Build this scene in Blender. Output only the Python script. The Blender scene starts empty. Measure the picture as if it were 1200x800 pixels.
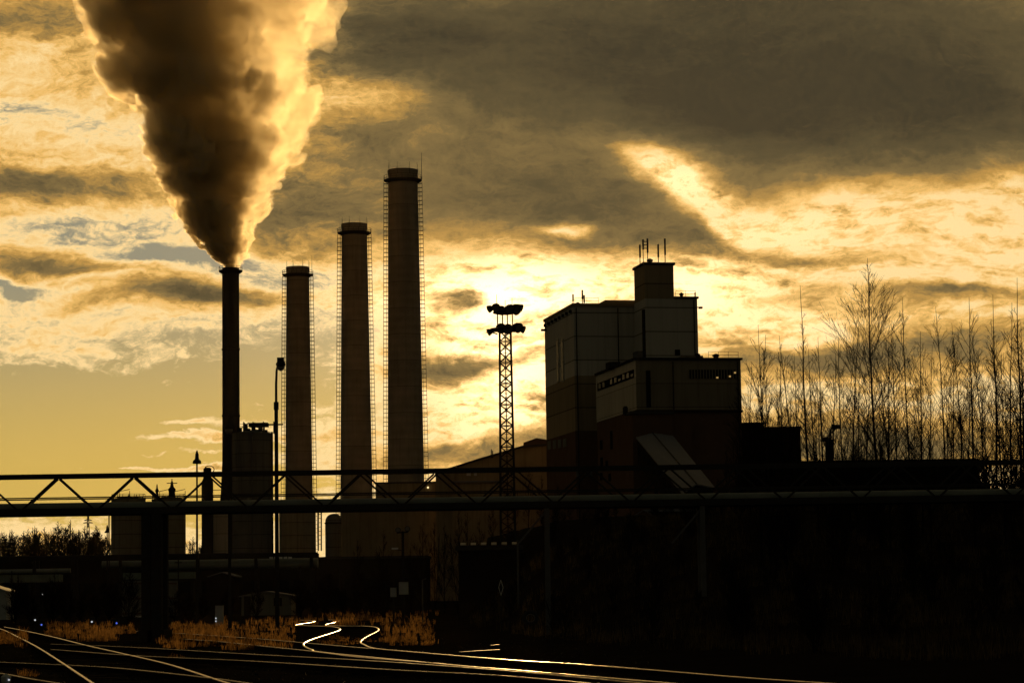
import bpy, bmesh, math, random
from mathutils import Vector, Matrix, noise as mnoise

S = bpy.context.scene
COL = S.collection
R = math.radians
random.seed(7)

# ------------------------------------------------------------------ camera
F = 1200 * 85 / 36.0          # focal length in photo pixels
CAM = Vector((0, 0, 2.2))
PITCH = math.atan(290 / F)
ROLL = R(0.85)
_f = Vector((0, math.cos(PITCH), math.sin(PITCH)))
_r0 = Vector((1, 0, 0))
_u0 = Vector((0, -math.sin(PITCH), math.cos(PITCH)))
_r = _r0 * math.cos(ROLL) - _u0 * math.sin(ROLL)
_u = _u0 * math.cos(ROLL) + _r0 * math.sin(ROLL)

cam_d = bpy.data.cameras.new('camera')
cam_d.lens = 85
cam_d.sensor_width = 36
cam_d.clip_start = 0.5
cam_d.clip_end = 20000
cam = bpy.data.objects.new('camera', cam_d)
COL.objects.link(cam)
M = Matrix((( _r.x, _u.x, -_f.x, CAM.x), (_r.y, _u.y, -_f.y, CAM.y), (_r.z, _u.z, -_f.z, CAM.z), (0, 0, 0, 1)))
cam.matrix_world = M
S.camera = cam


def ray(px, py):
    return _f + _r * ((px - 600) / F) + _u * ((400 - py) / F)


def P(px, py, D):
    """world point seen at photo position px,py at distance Y = D"""
    d = ray(px, py)
    return CAM + d * (D / d.y)


def G(px, py, z=0.0):
    """world point on the level z seen at px,py"""
    d = ray(px, py)
    return CAM + d * ((z - CAM.z) / d.z)


def azel(px, py):
    d = ray(px, py).normalized()
    return math.atan2(d.x, d.y), math.asin(d.z)


# ------------------------------------------------------------------ colour / sun / sky
def lin(r, g, b, a=1.0):
    def c(v):
        v /= 255.0
        return v / 12.92 if v <= 0.04045 else ((v + 0.055) / 1.055) ** 2.4
    return (c(r), c(g), c(b), a)


SUN_AZ, SUN_EL = azel(640, 392)
SUN_DIR = Vector((math.sin(SUN_AZ) * math.cos(SUN_EL), math.cos(SUN_AZ) * math.cos(SUN_EL), math.sin(SUN_EL)))
sun_d = bpy.data.lights.new('sun', 'SUN')
sun_d.energy = 2.7
sun_d.angle = R(1.2)
sun_d.color = (1.0, 0.60, 0.21)
sun = bpy.data.objects.new('sun', sun_d)
COL.objects.link(sun)
sun.rotation_euler = SUN_DIR.to_track_quat('Z', 'Y').to_euler()

S.view_settings.view_transform = 'Standard'
S.view_settings.look = 'None'
S.view_settings.exposure = 0
S.view_settings.gamma = 1
S.view_settings.use_curve_mapping = False
S.cycles.use_denoising = True
S.cycles.use_adaptive_sampling = True
S.cycles.adaptive_threshold = 0.03
S.cycles.max_bounces = 9
S.cycles.diffuse_bounces = 2
S.cycles.glossy_bounces = 3
S.cycles.transmission_bounces = 3
S.cycles.transparent_max_bounces = 8
S.cycles.volume_bounces = 8
S.cycles.sample_clamp_indirect = 4

W = bpy.data.worlds.new('World')
S.world = W
W.use_nodes = True
WT = W.node_tree
WT.nodes.clear()


class E:
    """tiny expression wrapper: arithmetic on sockets makes Math nodes"""
    def __init__(self, t, s):
        self.t, self.s = t, s

    def op(self, o, *a, clamp=False):
        n = self.t.nodes.new('ShaderNodeMath')
        n.operation = o
        n.use_clamp = clamp
        for i, v in enumerate((self,) + a):
            if isinstance(v, E):
                self.t.links.new(v.s, n.inputs[i])
            else:
                n.inputs[i].default_value = v
        return E(self.t, n.outputs[0])

    def __add__(self, o): return self.op('ADD', o)
    __radd__ = __add__
    def __mul__(self, o): return self.op('MULTIPLY', o)
    __rmul__ = __mul__
    def __sub__(self, o): return self.op('SUBTRACT', o)
    def __rsub__(self, o): return (self * -1.0) + o
    def __truediv__(self, o): return self.op('DIVIDE', o)
    def __neg__(self): return self * -1.0
    def exp(self): return self.op('EXPONENT')
    def clamp(self): return self.op('ADD', 0.0, clamp=True)
    def mx(self, o): return self.op('MAXIMUM', o)
    def mn(self, o): return self.op('MINIMUM', o)
    def abs(self): return self.op('ABSOLUTE')
    def smooth(self, lo, hi):
        n = self.t.nodes.new('ShaderNodeMapRange')
        n.interpolation_type = 'SMOOTHSTEP'
        self.t.links.new(self.s, n.inputs['Value'])
        n.inputs['From Min'].default_value = lo
        n.inputs['From Max'].default_value = hi
        return E(self.t, n.outputs['Result'])


def vec(t, x, y, z=0.0):
    n = t.nodes.new('ShaderNodeCombineXYZ')
    for i, v in enumerate((x, y, z)):
        if isinstance(v, E):
            t.links.new(v.s, n.inputs[i])
        else:
            n.inputs[i].default_value = v
    return n.outputs[0]


def fbm(t, v, scale, detail=6, rough=0.55, lac=2.0, dist=0.0, kind='FBM'):
    n = t.nodes.new('ShaderNodeTexNoise')
    n.noise_type = kind
    t.links.new(v, n.inputs['Vector'])
    n.inputs['Scale'].default_value = scale
    n.inputs['Detail'].default_value = detail
    n.inputs['Roughness'].default_value = rough
    n.inputs['Lacunarity'].default_value = lac
    n.inputs['Distortion'].default_value = dist
    return E(t, n.outputs['Fac'])


def mixc(t, fac, a, b, mode='MIX'):
    n = t.nodes.new('ShaderNodeMix')
    n.data_type = 'RGBA'
    n.blend_type = mode
    n.clamp_factor = True
    for sock, v in ((n.inputs[0], fac), (n.inputs[6], a), (n.inputs[7], b)):
        if isinstance(v, E):
            t.links.new(v.s, sock)
        elif isinstance(v, (tuple, float)):
            sock.default_value = v
        else:
            t.links.new(v, sock)
    return n.outputs[2]


def scalec(t, c, e):
    n = t.nodes.new('ShaderNodeVectorMath')
    n.operation = 'SCALE'
    if isinstance(c, tuple):
        n.inputs[0].default_value = c[:3]
    else:
        t.links.new(c, n.inputs[0])
    if isinstance(e, E):
        t.links.new(e.s, n.inputs['Scale'])
    else:
        n.inputs['Scale'].default_value = e
    return n.outputs[0]


def addc(t, a, b, op='ADD'):
    n = t.nodes.new('ShaderNodeVectorMath')
    n.operation = op
    for i, v in enumerate((a, b)):
        if isinstance(v, tuple):
            n.inputs[i].default_value = v[:3]
        else:
            t.links.new(v, n.inputs[i])
    return n.outputs[0]


def ramp(t, e, stops, interp='LINEAR'):
    n = t.nodes.new('ShaderNodeValToRGB')
    n.color_ramp.interpolation = interp
    el = n.color_ramp.elements
    while len(el) < len(stops):
        el.new(0.5)
    for k, (p, c) in enumerate(stops):
        el[k].position = p
        el[k].color = c
    t.links.new(e.s, n.inputs[0])
    return n.outputs[0]


def build_sky():
    t = WT
    tc = t.nodes.new('ShaderNodeTexCoord')
    sp = t.nodes.new('ShaderNodeSeparateXYZ')
    t.links.new(tc.outputs['Generated'], sp.inputs[0])
    X, Y, Z = (E(t, sp.outputs[i]) for i in range(3))
    K = F / 100.0                      # one unit of A / B is about 2 degrees
    A = X.op('ARCTAN2', Y) * K
    B = Z.op('ARCSINE') * K
    # cosine of the angle to the sun
    cs = X * SUN_DIR.x + Y * SUN_DIR.y + Z * SUN_DIR.z
    # domain warp
    v0 = vec(t, A * 0.55, B * 1.15, 3.1)
    w1 = t.nodes.new('ShaderNodeTexNoise')
    t.links.new(v0, w1.inputs['Vector'])
    w1.inputs['Scale'].default_value = 0.7
    w1.inputs['Detail'].default_value = 7
    w1.inputs['Roughness'].default_value = 0.6
    ws = t.nodes.new('ShaderNodeSeparateColor')
    t.links.new(w1.outputs['Color'], ws.inputs[0])
    wa = E(t, ws.outputs[0]) - 0.5
    wb = E(t, ws.outputs[1]) - 0.5
    A1 = A + wa * 1.9
    B1 = B + wb * 0.95
    # cloud base texture: long flat banks, compressed towards the horizon
    pv = vec(t, A1 * 0.42, B1 * 1.25 - A1 * 0.05, 0.7)
    n1 = fbm(t, pv, 0.62, 8, 0.55)
    n2 = fbm(t, vec(t, A1 * 0.75 + 11.0, B1 * 2.3, 4.2), 1.15, 9, 0.62)
    n3 = fbm(t, vec(t, A * 0.8 + wa * 0.8, B * 2.6 + wb * 1.4, 8.4), 2.6, 7, 0.66)
    n4 = (fbm(t, vec(t, A * 1.5 + wa * 2.0, B * 2.6 + wb * 2.0, 2.2), 3.4, 6, 0.6) - 0.5).abs()
    # the high bank on the right is smooth stratus, the rest is broken cumulus
    calm = 1.0 - B.smooth(3.4, 4.6) * A.smooth(-2.2, -0.6) * 0.48
    dens = ((n1 - 0.5) * 0.5 + (n2 - 0.5) * 0.5 + (n3 - 0.5) * 0.34 + (n4 - 0.1) * 0.5) * calm + 0.37

    def blob(px, py, sx, sy, w, rot=0.0):
        a, b = azel(px, py)
        a *= K; b *= K
        c, s = math.cos(R(rot)), math.sin(R(rot))
        dx, dy = A1 - a, B1 - b
        if rot:
            u = dx * (c * 100 / sx) + dy * (s * 100 / sx)
            v = dy * (c * 100 / sy) - dx * (s * 100 / sy)
        else:
            u, v = dx * (100 / sx), dy * (100 / sy)
        return (u * u + v * v).op('MULTIPLY', -1.0).exp() * w

    for b in SKY_BLOBS:
        dens = dens + blob(*b)
    # far from the picture the sky is simply overcast
    dens = dens + (1.0 - cs).smooth(0.06, 0.4) * 0.35
    floor = A.smooth(-3.0, -1.0)
    dens = dens.mx(floor * ((n3 - 0.5) * 0.8 + (n2 - 0.5) * 0.5 + (n4 - 0.08) * 0.5 + 0.35)).mx(floor * 0.275).clamp()

    def glow(px, py, sx, sy, w, warped=True):
        a, b = azel(px, py)
        dx = ((A1 if warped else A) - a * K) * (100 / sx)
        dy = ((B1 if warped else B) - b * K) * (100 / sy)
        return (dx * dx + dy * dy).op('MULTIPLY', -1.0).exp() * w

    sky = t.nodes.new('ShaderNodeTexSky')
    sky.sky_type = 'NISHITA'
    sky.sun_disc = False
    sky.sun_elevation = SUN_EL
    sky.sun_rotation = SUN_AZ
    sky.dust_density = 2.0
    # white balance of the clear sky
    clear = addc(t, scalec(t, sky.outputs[0], 0.05), (0.92, 0.72, 0.42), 'MULTIPLY')
    clear = addc(t, mixc(t, B.smooth(1.2, 4.0), lin(192, 164, 82), lin(128, 132, 116)), scalec(t, clear, 0.06))
    cloud = ramp(t, dens, [
        (0.00, lin(255, 222, 162)),
        (0.30, lin(252, 216, 150)),
        (0.40, lin(240, 189, 106)),
        (0.50, lin(190, 146, 74)),
        (0.62, lin(130, 108, 66)),
        (0.78, lin(92, 80, 53)),
        (1.00, lin(66, 59, 42))])
    # light through the thin cloud around the hidden sun
    g = glow(590, 395, 180, 100, 0.32, False)
    for q in SKY_GLOWS:
        g = g + glow(*q)
    thin = 1.0 - dens.smooth(0.26, 0.62)
    amp = g * (thin * 0.35 + 0.14) + 1.0
    cover = dens.smooth(0.14, 0.29)
    col = mixc(t, cover, clear, cloud)
    col = scalec(t, col, amp)
    col = addc(t, col, scalec(t, (1.0, 0.74, 0.46, 1), g * thin * 0.62))
    # brightness falls off away from the sun
    fall = cs.smooth(0.55, 0.985) * 0.58 + 0.42
    col = scalec(t, col, fall)
    col = addc(t, col, mixc(t, cs.smooth(0.3, 0.93), (0.72, 0.92, 1.5, 1), (1.0, 1.0, 1.0, 1)), 'MULTIPLY')
    bg = t.nodes.new('ShaderNodeBackground')
    t.links.new(col, bg.inputs['Color'])
    bg.inputs['Strength'].default_value = 1.0
    out = t.nodes.new('ShaderNodeOutputWorld')
    t.links.new(bg.outputs[0], out.inputs['Surface'])


# px, py, width, height, weight (+ thick dark cloud, - thin bright or clear), tilt
SKY_BLOBS = [
    # thick stratus over the upper right
    (640, 10, 300, 120, 0.22), (980, 40, 420, 130, 0.50), (1120, 140, 190, 70, 0.38, -8), (680, 130, 260, 80, 0.17, -5), (900, 150, 130, 40, 0.18, -20),
    (560, 225, 180, 60, 0.24), (740, 255, 170, 46, 0.26, -4), (900, 286, 120, 20, 0.24, -6),
    (370, 240, 100, 60, 0.24), (480, 40, 110, 60, 0.14),
    (50, 22, 110, 36, 0.24), (50, 216, 170, 24, 0.34), (62, 320, 70, 13, 0.34), (245, 354, 90, 13, 0.34),
    (532, 354, 40, 18, 0.46), (470, 330, 60, 14, 0.1), (560, 420, 95, 13, 0.44, 6), (525, 440, 60, 10, 0.22), (622, 462, 30, 7, 0.32), (590, 515, 90, 14, 0.24, 14), (545, 488, 70, 12, 0.24, 4), (545, 455, 60, 6, 0.16), (520, 520, 60, 8, 0.2, 10),
    (1110, 400, 170, 28, 0.28, 4), (930, 415, 90, 14, 0.26), (1030, 515, 260, 26, 0.30), (1130, 340, 100, 9, 0.20, 4), (960, 305, 90, 10, 0.18, -4), (900, 350, 70, 9, 0.2, 4), (940, 372, 50, 8, 0.16),
    # bright, thin
    (770, 192, 50, 18, -0.30, -15), (840, 232, 80, 26, -0.36, -38), (920, 265, 90, 20, -0.26, -18), (1080, 258, 150, 34, -0.26), (664, 266, 28, 8, -0.40),
    (1180, 215, 60, 26, -0.25, 20), (1010, 228, 60, 20, -0.2, 10),
    (575, 338, 80, 20, -0.32), (600, 388, 80, 18, -0.36), (800, 345, 110, 36, -0.34), (560, 478, 90, 26, -0.30), (880, 385, 100, 20, -0.28),
    (1050, 455, 240, 13, -0.26), (1120, 312, 120, 12, -0.2, 4), (1130, 365, 120, 8, -0.16, 6),
    (430, 118, 60, 22, -0.15), (440, 60, 90, 50, 0.10), (420, 165, 60, 22, 0.12), (330, 320, 100, 24, -0.18), (60, 130, 120, 44, 0.02), (110, 60, 90, 40, 0.08), (350, 400, 160, 40, -0.14),
    (100, 268, 150, 26, -0.20), (120, 385, 170, 22, -0.10),
    # clear sky
    (70, 490, 230, 62, -0.62), (120, 575, 260, 40, -0.36), (330, 440, 60, 40, -0.2), (205, 308, 75, 12, -0.34), (110, 332, 60, 6, -0.2), (20, 120, 50, 10, -0.15), (310, 300, 50, 10, -0.16), (45, 345, 60, 7, -0.25),
    # thin golden streaks low on the left
    (215, 492, 60, 7, 0.34, 3), (200, 514, 80, 6, 0.34, 4), (230, 545, 90, 6, 0.36, 3), (180, 530, 120, 4, 0.3, 2), (110, 548, 90, 3, 0.28, 1), (260, 505, 60, 4, 0.3, 3), (60, 520, 70, 3, 0.2), (330, 495, 90, 9, 0.2),
]
SKY_GLOWS = [(560, 345, 110, 30, 0.9), (600, 400, 75, 60, 1.1), (575, 475, 70, 34, 0.7), (800, 340, 110, 34, 0.75),
             (800, 208, 80, 26, 0.4), (900, 262, 130, 30, 0.22), (1060, 285, 200, 50, 0.08), (930, 380, 120, 26, 0.25)]
build_sky()

# ------------------------------------------------------------------ materials
MATS = {}


def mat(name, base, rough=0.8, metal=0.0, var=0.25, scale=1.5, bump=0.0, bscale=None, seams=None, seam_w=0.08,
        streak=0.0, spec=0.0, bands=None, stretch=(1, 1, 1)):
    """procedural surface: base colour varied by noise, optional level seams every `seams` metres and rain streaks"""
    if name in MATS:
        return MATS[name]
    m = bpy.data.materials.new(name)
    m.use_nodes = True
    t = m.node_tree
    b = t.nodes['Principled BSDF']
    g = t.nodes.new('ShaderNodeNewGeometry')
    mp = t.nodes.new('ShaderNodeMapping')
    mp.inputs['Scale'].default_value = stretch
    t.links.new(g.outputs['Position'], mp.inputs['Vector'])
    pos = mp.outputs[0]
    sp = t.nodes.new('ShaderNodeSeparateXYZ')
    t.links.new(g.outputs['Position'], sp.inputs[0])
    n = fbm(t, pos, scale, 6, 0.6)
    fac = (n - 0.5) * (2 * var) + 1.0
    if streak:
        st = t.nodes.new('ShaderNodeMapping')
        st.inputs['Scale'].default_value = (1.2, 1.2, 0.05)
        t.links.new(g.outputs['Position'], st.inputs['Vector'])
        fac = fac * (1.0 - fbm(t, st.outputs[0], 1.0, 5, 0.65).smooth(0.45, 0.75) * streak)
    z = E(t, sp.outputs[2])
    if seams:
        fr = (z / seams).op('FRACT')
        fac = fac * (1.0 - (fr.op('LESS_THAN', seam_w / seams)) * 0.65)
        # every row of panels has weathered a little differently
        row = (z / seams).op('FLOOR') * 12.9898
        fac = fac * ((row.op('SINE') * 43.7).op('FRACT').abs() * 0.16 + 0.92)
    if bands:
        fac = fac * ((z * (6.2832 / bands)).op('SINE') * 0.05 + 1.0)
    col = scalec(t, tuple(base) + (1.0,), fac)
    t.links.new(col, b.inputs['Base Color'])
    b.inputs['Roughness'].default_value = rough
    b.inputs['Metallic'].default_value = metal
    b.inputs['Specular IOR Level'].default_value = spec
    if bump:
        bn = t.nodes.new('ShaderNodeBump')
        bn.inputs['Strength'].default_value = bump
        bn.inputs['Distance'].default_value = 0.05
        t.links.new(fbm(t, pos, bscale or scale * 3, 5, 0.6).s, bn.inputs['Height'])
        t.links.new(bn.outputs[0], b.inputs['Normal'])
    MATS[name] = m
    return m


concrete = mat('chimney_concrete', (0.22, 0.185, 0.14), 0.9, 0, 0.4, 0.22, streak=0.22, bands=2.5, seams=7.5, seam_w=0.12)
dark_stack = mat('stack_steel', (0.03, 0.027, 0.023), 0.7, 0, 0.3, 0.3, streak=0.3)
steel = mat('dark_steel', (0.03, 0.028, 0.025), 0.9, 0.0, 0.35, 2.0)
galv = mat('galvanised_steel', (0.09, 0.09, 0.085), 0.8, 0.0, 0.3, 2.0)
rust = mat('rusty_steel', (0.10, 0.055, 0.03), 0.85, 0, 0.4, 2.5)
cladding = mat('grey_cladding', (0.46, 0.43, 0.36), 0.7, 0, 0.12, 0.12, seams=4.45, seam_w=0.22, streak=0.25)
cladding_brown = mat('brown_cladding', (0.27, 0.21, 0.125), 0.75, 0, 0.12, 0.12, seams=4.45, seam_w=0.2, streak=0.25)
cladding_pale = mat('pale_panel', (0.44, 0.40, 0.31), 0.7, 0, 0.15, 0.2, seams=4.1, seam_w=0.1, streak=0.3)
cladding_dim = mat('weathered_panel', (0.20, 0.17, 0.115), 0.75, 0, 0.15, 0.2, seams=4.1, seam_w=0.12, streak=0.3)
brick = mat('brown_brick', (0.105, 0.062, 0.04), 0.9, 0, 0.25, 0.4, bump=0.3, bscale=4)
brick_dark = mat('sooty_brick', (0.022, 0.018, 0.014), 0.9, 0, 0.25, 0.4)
render_wall = mat('stained_render', (0.24, 0.18, 0.10), 0.9, 0, 0.25, 0.3, streak=0.4)
roof_sheet = mat('roof_sheet', (0.14, 0.14, 0.145), 0.8, 0.0, 0.2, 0.6)
roof_felt = mat('roof_felt', (0.05, 0.047, 0.043), 0.9, 0, 0.3, 1.0)
roof_zinc = mat('zinc_roof', (0.55, 0.52, 0.46), 0.3, 0.9, 0.2, 1.0)
glass = mat('dark_glass', (0.012, 0.012, 0.012), 0.6, 0, 0.1, 1.0, spec=0.0)
glass_pale = mat('dusty_glass', (0.13, 0.125, 0.105), 0.5, 0, 0.5, 0.8, spec=0.1)
white = mat('white_paint', (0.70, 0.69, 0.64), 0.6, 0, 0.15, 2.0)
silo_m = mat('silo_plate', (0.11, 0.105, 0.09), 0.7, 0, 0.2, 0.3, seams=3.1, seam_w=0.12, streak=0.4)
tank_m = mat('tank_plate', (0.20, 0.17, 0.11), 0.75, 0, 0.25, 0.3, seams=3.4, seam_w=0.14, streak=0.4)
tank_pale = mat('pale_tank_plate', (0.34, 0.3, 0.23), 0.75, 0, 0.2, 0.3, seams=4.2, seam_w=0.14, streak=0.3)
pipe_m = mat('pipe_insulation', (0.20, 0.22, 0.19), 0.55, 0.1, 0.3, 0.8, streak=0.2)
green_paint = mat('faded_green_paint', (0.13, 0.16, 0.13), 0.7, 0, 0.3, 0.8)
bark = mat('dark_bark', (0.010, 0.008, 0.006), 0.95, 0, 0.3, 4.0)
rail_m = mat('rail_steel', (0.40, 0.33, 0.26), 0.34, 1.0, 0.2, 3.0)
rail_dull = mat('rail_dull_top', (0.11, 0.09, 0.07), 0.5, 1.0, 0.4, 3.0)
rail_side = mat('rail_rust', (0.012, 0.008, 0.005), 0.9, 0, 0.3, 3.0)
sleeper_m = mat('old_timber', (0.022, 0.018, 0.014), 0.95, 0, 0.3, 3.0)
plastic_grey = mat('cabinet_grey', (0.33, 0.35, 0.33), 0.6, 0, 0.15, 2.0)
rubber = mat('old_rubber', (0.025, 0.025, 0.025), 0.8, 0, 0.2, 4.0)


def emis(name, colour, power):
    if name in MATS:
        return MATS[name]
    m = bpy.data.materials.new(name)
    m.use_nodes = True
    b = m.node_tree.nodes['Principled BSDF']
    b.inputs['Base Color'].default_value = colour
    b.inputs['Emission Color'].default_value = colour
    b.inputs['Emission Strength'].default_value = power
    MATS[name] = m
    return m


def leafy(name, base, trans):
    m = bpy.data.materials.new(name)
    m.use_nodes = True
    t = m.node_tree
    t.nodes.clear()
    g = t.nodes.new('ShaderNodeNewGeometry')
    n = fbm(t, g.outputs['Position'], 0.9, 5, 0.6)
    col = scalec(t, base + (1.0,), ((n - 0.5) * 3.6 + 0.9).mx(0.12))
    d = t.nodes.new('ShaderNodeBsdfDiffuse')
    tr = t.nodes.new('ShaderNodeBsdfTranslucent')
    t.links.new(col, d.inputs[0])
    t.links.new(col, tr.inputs[0])
    mx = t.nodes.new('ShaderNodeMixShader')
    mx.inputs[0].default_value = trans
    t.links.new(d.outputs[0], mx.inputs[1])
    t.links.new(tr.outputs[0], mx.inputs[2])
    o = t.nodes.new('ShaderNodeOutputMaterial')
    t.links.new(mx.outputs[0], o.inputs[0])
    return m


hut_wall = mat('hut_render', (0.15, 0.15, 0.12), 0.9, 0, 0.3, 0.6, streak=0.3)
dry_grass_m = leafy('dry_grass', (0.15, 0.082, 0.026), 0.8)
dark_weed_m = leafy('dark_weeds', (0.05, 0.04, 0.02), 0.35)

# ------------------------------------------------------------------ mesh helpers
ORIG = {}


class MB:
    def __init__(self):
        self.v, self.f = [], []

    def add(self, vs, fs):
        o = len(self.v)
        self.v += [Vector(p) for p in vs]
        self.f += [tuple(i + o for i in q) for q in fs]
        return self

    def hexa(self, a):
        """eight corners: bottom ring of four, top ring of four"""
        return self.add(a, [(3, 2, 1, 0), (4, 5, 6, 7), (0, 1, 5, 4), (1, 2, 6, 5), (2, 3, 7, 6), (3, 0, 4, 7)])

    def box(self, x0, x1, y0, y1, z0, z1, fr=None):
        c = [(x0, y0, z0), (x1, y0, z0), (x1, y1, z0), (x0, y1, z0), (x0, y0, z1), (x1, y0, z1), (x1, y1, z1), (x0, y1, z1)]
        return self.hexa([fr(*p) for p in c] if fr else c)

    def bar(self, p, q, w, h=None):
        p, q = Vector(p), Vector(q)
        h = h or w
        d = (q - p).normalized()
        s = d.cross(Vector((0, 0, 1)))
        s = Vector((1, 0, 0)) if s.length < 1e-4 else s.normalized()
        u = s.cross(d)
        s, u = s * (w / 2), u * (h / 2)
        return self.hexa([p - s - u, p + s - u, q + s - u, q - s - u, p - s + u, p + s + u, q + s + u, q - s + u])

    def tube(self, pts, rad, n=8, cap=True):
        pts = [Vector(p) for p in pts]
        rad = rad if isinstance(rad, (list, tuple)) else [rad] * len(pts)
        o = len(self.v)
        ref = None
        for i, p in enumerate(pts):
            d = (pts[min(i + 1, len(pts) - 1)] - pts[max(i - 1, 0)]).normalized()
            if ref is None:
                ref = Vector((1, 0, 0)) if abs(d.x) < 0.9 else Vector((0, 1, 0))
            s = (ref - d * ref.dot(d)).normalized()
            ref = s
            u = d.cross(s)
            for k in range(n):
                a = 2 * math.pi * k / n
                self.v.append(p + (s * math.cos(a) + u * math.sin(a)) * rad[i])
        for i in range(len(pts) - 1):
            for k in range(n):
                a, b = o + i * n + k, o + i * n + (k + 1) % n
                self.f.append((a, b, b + n, a + n))
        if cap:
            self.f.append(tuple(o + k for k in reversed(range(n))))
            self.f.append(tuple(o + (len(pts) - 1) * n + k for k in range(n)))
        return self

    def lathe(self, prof, c=(0, 0, 0), n=40):
        """prof: (radius, z) from bottom to top, closed at both ends"""
        c = Vector(c)
        o = len(self.v)
        for r, z in prof:
            for k in range(n):
                a = 2 * math.pi * k / n
                self.v.append(c + Vector((r * math.cos(a), r * math.sin(a), z)))
        for i in range(len(prof) - 1):
            for k in range(n):
                a, b = o + i * n + k, o + i * n + (k + 1) % n
                self.f.append((a, b, b + n, a + n))
        self.f.append(tuple(o + k for k in reversed(range(n))))
        self.f.append(tuple(o + (len(prof) - 1) * n + k for k in range(n)))
        return self

    def ring(self, c, r, tube, n=32, m=6):
        c = Vector(c)
        o = len(self.v)
        for k in range(n):
            a = 2 * math.pi * k / n
            for j in range(m):
                b = 2 * math.pi * j / m
                rr = r + tube * math.cos(b)
                self.v.append(c + Vector((rr * math.cos(a), rr * math.sin(a), tube * math.sin(b))))
        for k in range(n):
            for j in range(m):
                a0, a1 = o + k * m, o + ((k + 1) % n) * m
                self.f.append((a0 + j, a1 + j, a1 + (j + 1) % m, a0 + (j + 1) % m))
        return self

    def prism(self, poly, fr, d0, d1):
        """polygon (s,z) extruded along depth d0..d1 through frame fr(s,d,z)"""
        n = len(poly)
        vs = [fr(s, d0, z) for s, z in poly] + [fr(s, d1, z) for s, z in poly]
        fs = [tuple(range(n)), tuple(reversed(range(n, 2 * n)))]
        fs += [(k, k + n, (k + 1) % n + n, (k + 1) % n) for k in range(n)]
        return self.add(vs, fs)

    def build(self, name, m, parent=None, smooth=False):
        og = ORIG.get(parent, Vector((0, 0, 0))) if parent else Vector((0, 0, 0))
        me = bpy.data.meshes.new(name)
        me.from_pydata([tuple(p - og) for p in self.v], [], self.f)
        me.materials.append(m)
        if smooth:
            for p in me.polygons:
                p.use_smooth = True
            me.set_sharp_from_angle(angle=R(38))
        me.update()
        bm = bmesh.new(); bm.from_mesh(me); bmesh.ops.recalc_face_normals(bm, faces=bm.faces); bm.to_mesh(me); bm.free()
        o = bpy.data.objects.new(name, me)
        COL.objects.link(o)
        if parent:
            o.parent = parent
            ORIG[o] = og
        return o


def tag(o, label=None, cat=None, group=None, kind=None):
    for k, v in (('label', label), ('category', cat), ('group', group), ('kind', kind)):
        if v:
            o[k] = v
    return o


def thing(name, loc, label, cat, group=None):
    o = bpy.data.objects.new(name, None)
    o.empty_display_size = 0.5
    COL.objects.link(o)
    o.location = loc
    ORIG[o] = Vector(loc)
    return tag(o, label, cat, group)


def copy_tree(o, parent=None):
    c = o.copy()
    COL.objects.link(c)
    if parent:
        c.parent = parent
    for ch in o.children:
        copy_tree(ch, c)
    return c


def put(o, loc, rz=0.0, sc=1.0, label=None, group=None):
    o.location = loc
    o.rotation_euler = (0, 0, rz)
    o.scale = (sc, sc, sc) if isinstance(sc, (int, float)) else sc
    if label:
        o['label'] = label
    if group:
        o['group'] = group
    return o


# ------------------------------------------------------------------ ground
def sstep(a, b, x):
    x = max(0.0, min(1.0, (x - a) / (b - a)))
    return x * x * (3 - 2 * x)


def bank_foot(x):
    """distance at which the embankment starts to rise, by X"""
    return 64 + 95 * math.exp(-max(0.0, x + 3.0) / 6.5) if x > -3 else 159 + (-3 - x) * 60


def terrain(x, y):
    n = mnoise.noise(Vector((x * 0.06, y * 0.05, 0.3)))
    n2 = mnoise.noise(Vector((x * 0.35, y * 0.3, 5.0)))
    h = 0.05 * n2 - 0.05
    d = y - bank_foot(x)
    if d > 0 and y < 900:
        up = 8.0 * sstep(0, 120, d) + (0.5 * n + 0.22 * n2) * sstep(0, 25, d)
        h += up * (1 - sstep(330, 420, y))
    return h


def axis(spans):
    out = []
    for a, b, st in spans:
        k = a
        while k < b - 1e-6:
            out.append(k)
            k += st
    out.append(spans[-1][1])
    return out


xs = axis([(-9000, -400, 1200), (-400, -60, 34), (-60, 70, 1.0), (70, 400, 22), (400, 9000, 1200)])
ys = axis([(-2000, -40, 400), (-40, 30, 5), (30, 200, 1.0), (200, 440, 5), (440, 1200, 70), (1200, 15000, 1500)])
gm = MB()
gm.v = [Vector((x, y, terrain(x, y))) for y in ys for x in xs]
nx = len(xs)
gm.f = [(j * nx + i, j * nx + i + 1, (j + 1) * nx + i + 1, (j + 1) * nx + i) for j in range(len(ys) - 1) for i in range(nx - 1)]
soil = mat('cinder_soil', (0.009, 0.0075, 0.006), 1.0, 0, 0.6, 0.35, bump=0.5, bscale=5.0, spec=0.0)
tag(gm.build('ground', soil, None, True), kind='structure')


# ------------------------------------------------------------------ railway tracks
def crom(pts, per=10):
    out = []
    for i in range(len(pts) - 1):
        p0, p1, p2, p3 = pts[max(i - 1, 0)], pts[i], pts[i + 1], pts[min(i + 2, len(pts) - 1)]
        for k in range(per):
            t = k / per
            out.append(tuple(0.5 * (2 * b + (c - a) * t + (2 * a - 5 * b + 4 * c - d) * t * t + (3 * b - a - 3 * c + d) * t ** 3)
                             for a, b, c, d in zip(p0, p1, p2, p3)))
    out.append(tuple(pts[-1]))
    return out


def rail_line(px):
    return [G(x, y, 0.15) for x, y in crom(px)]


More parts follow.
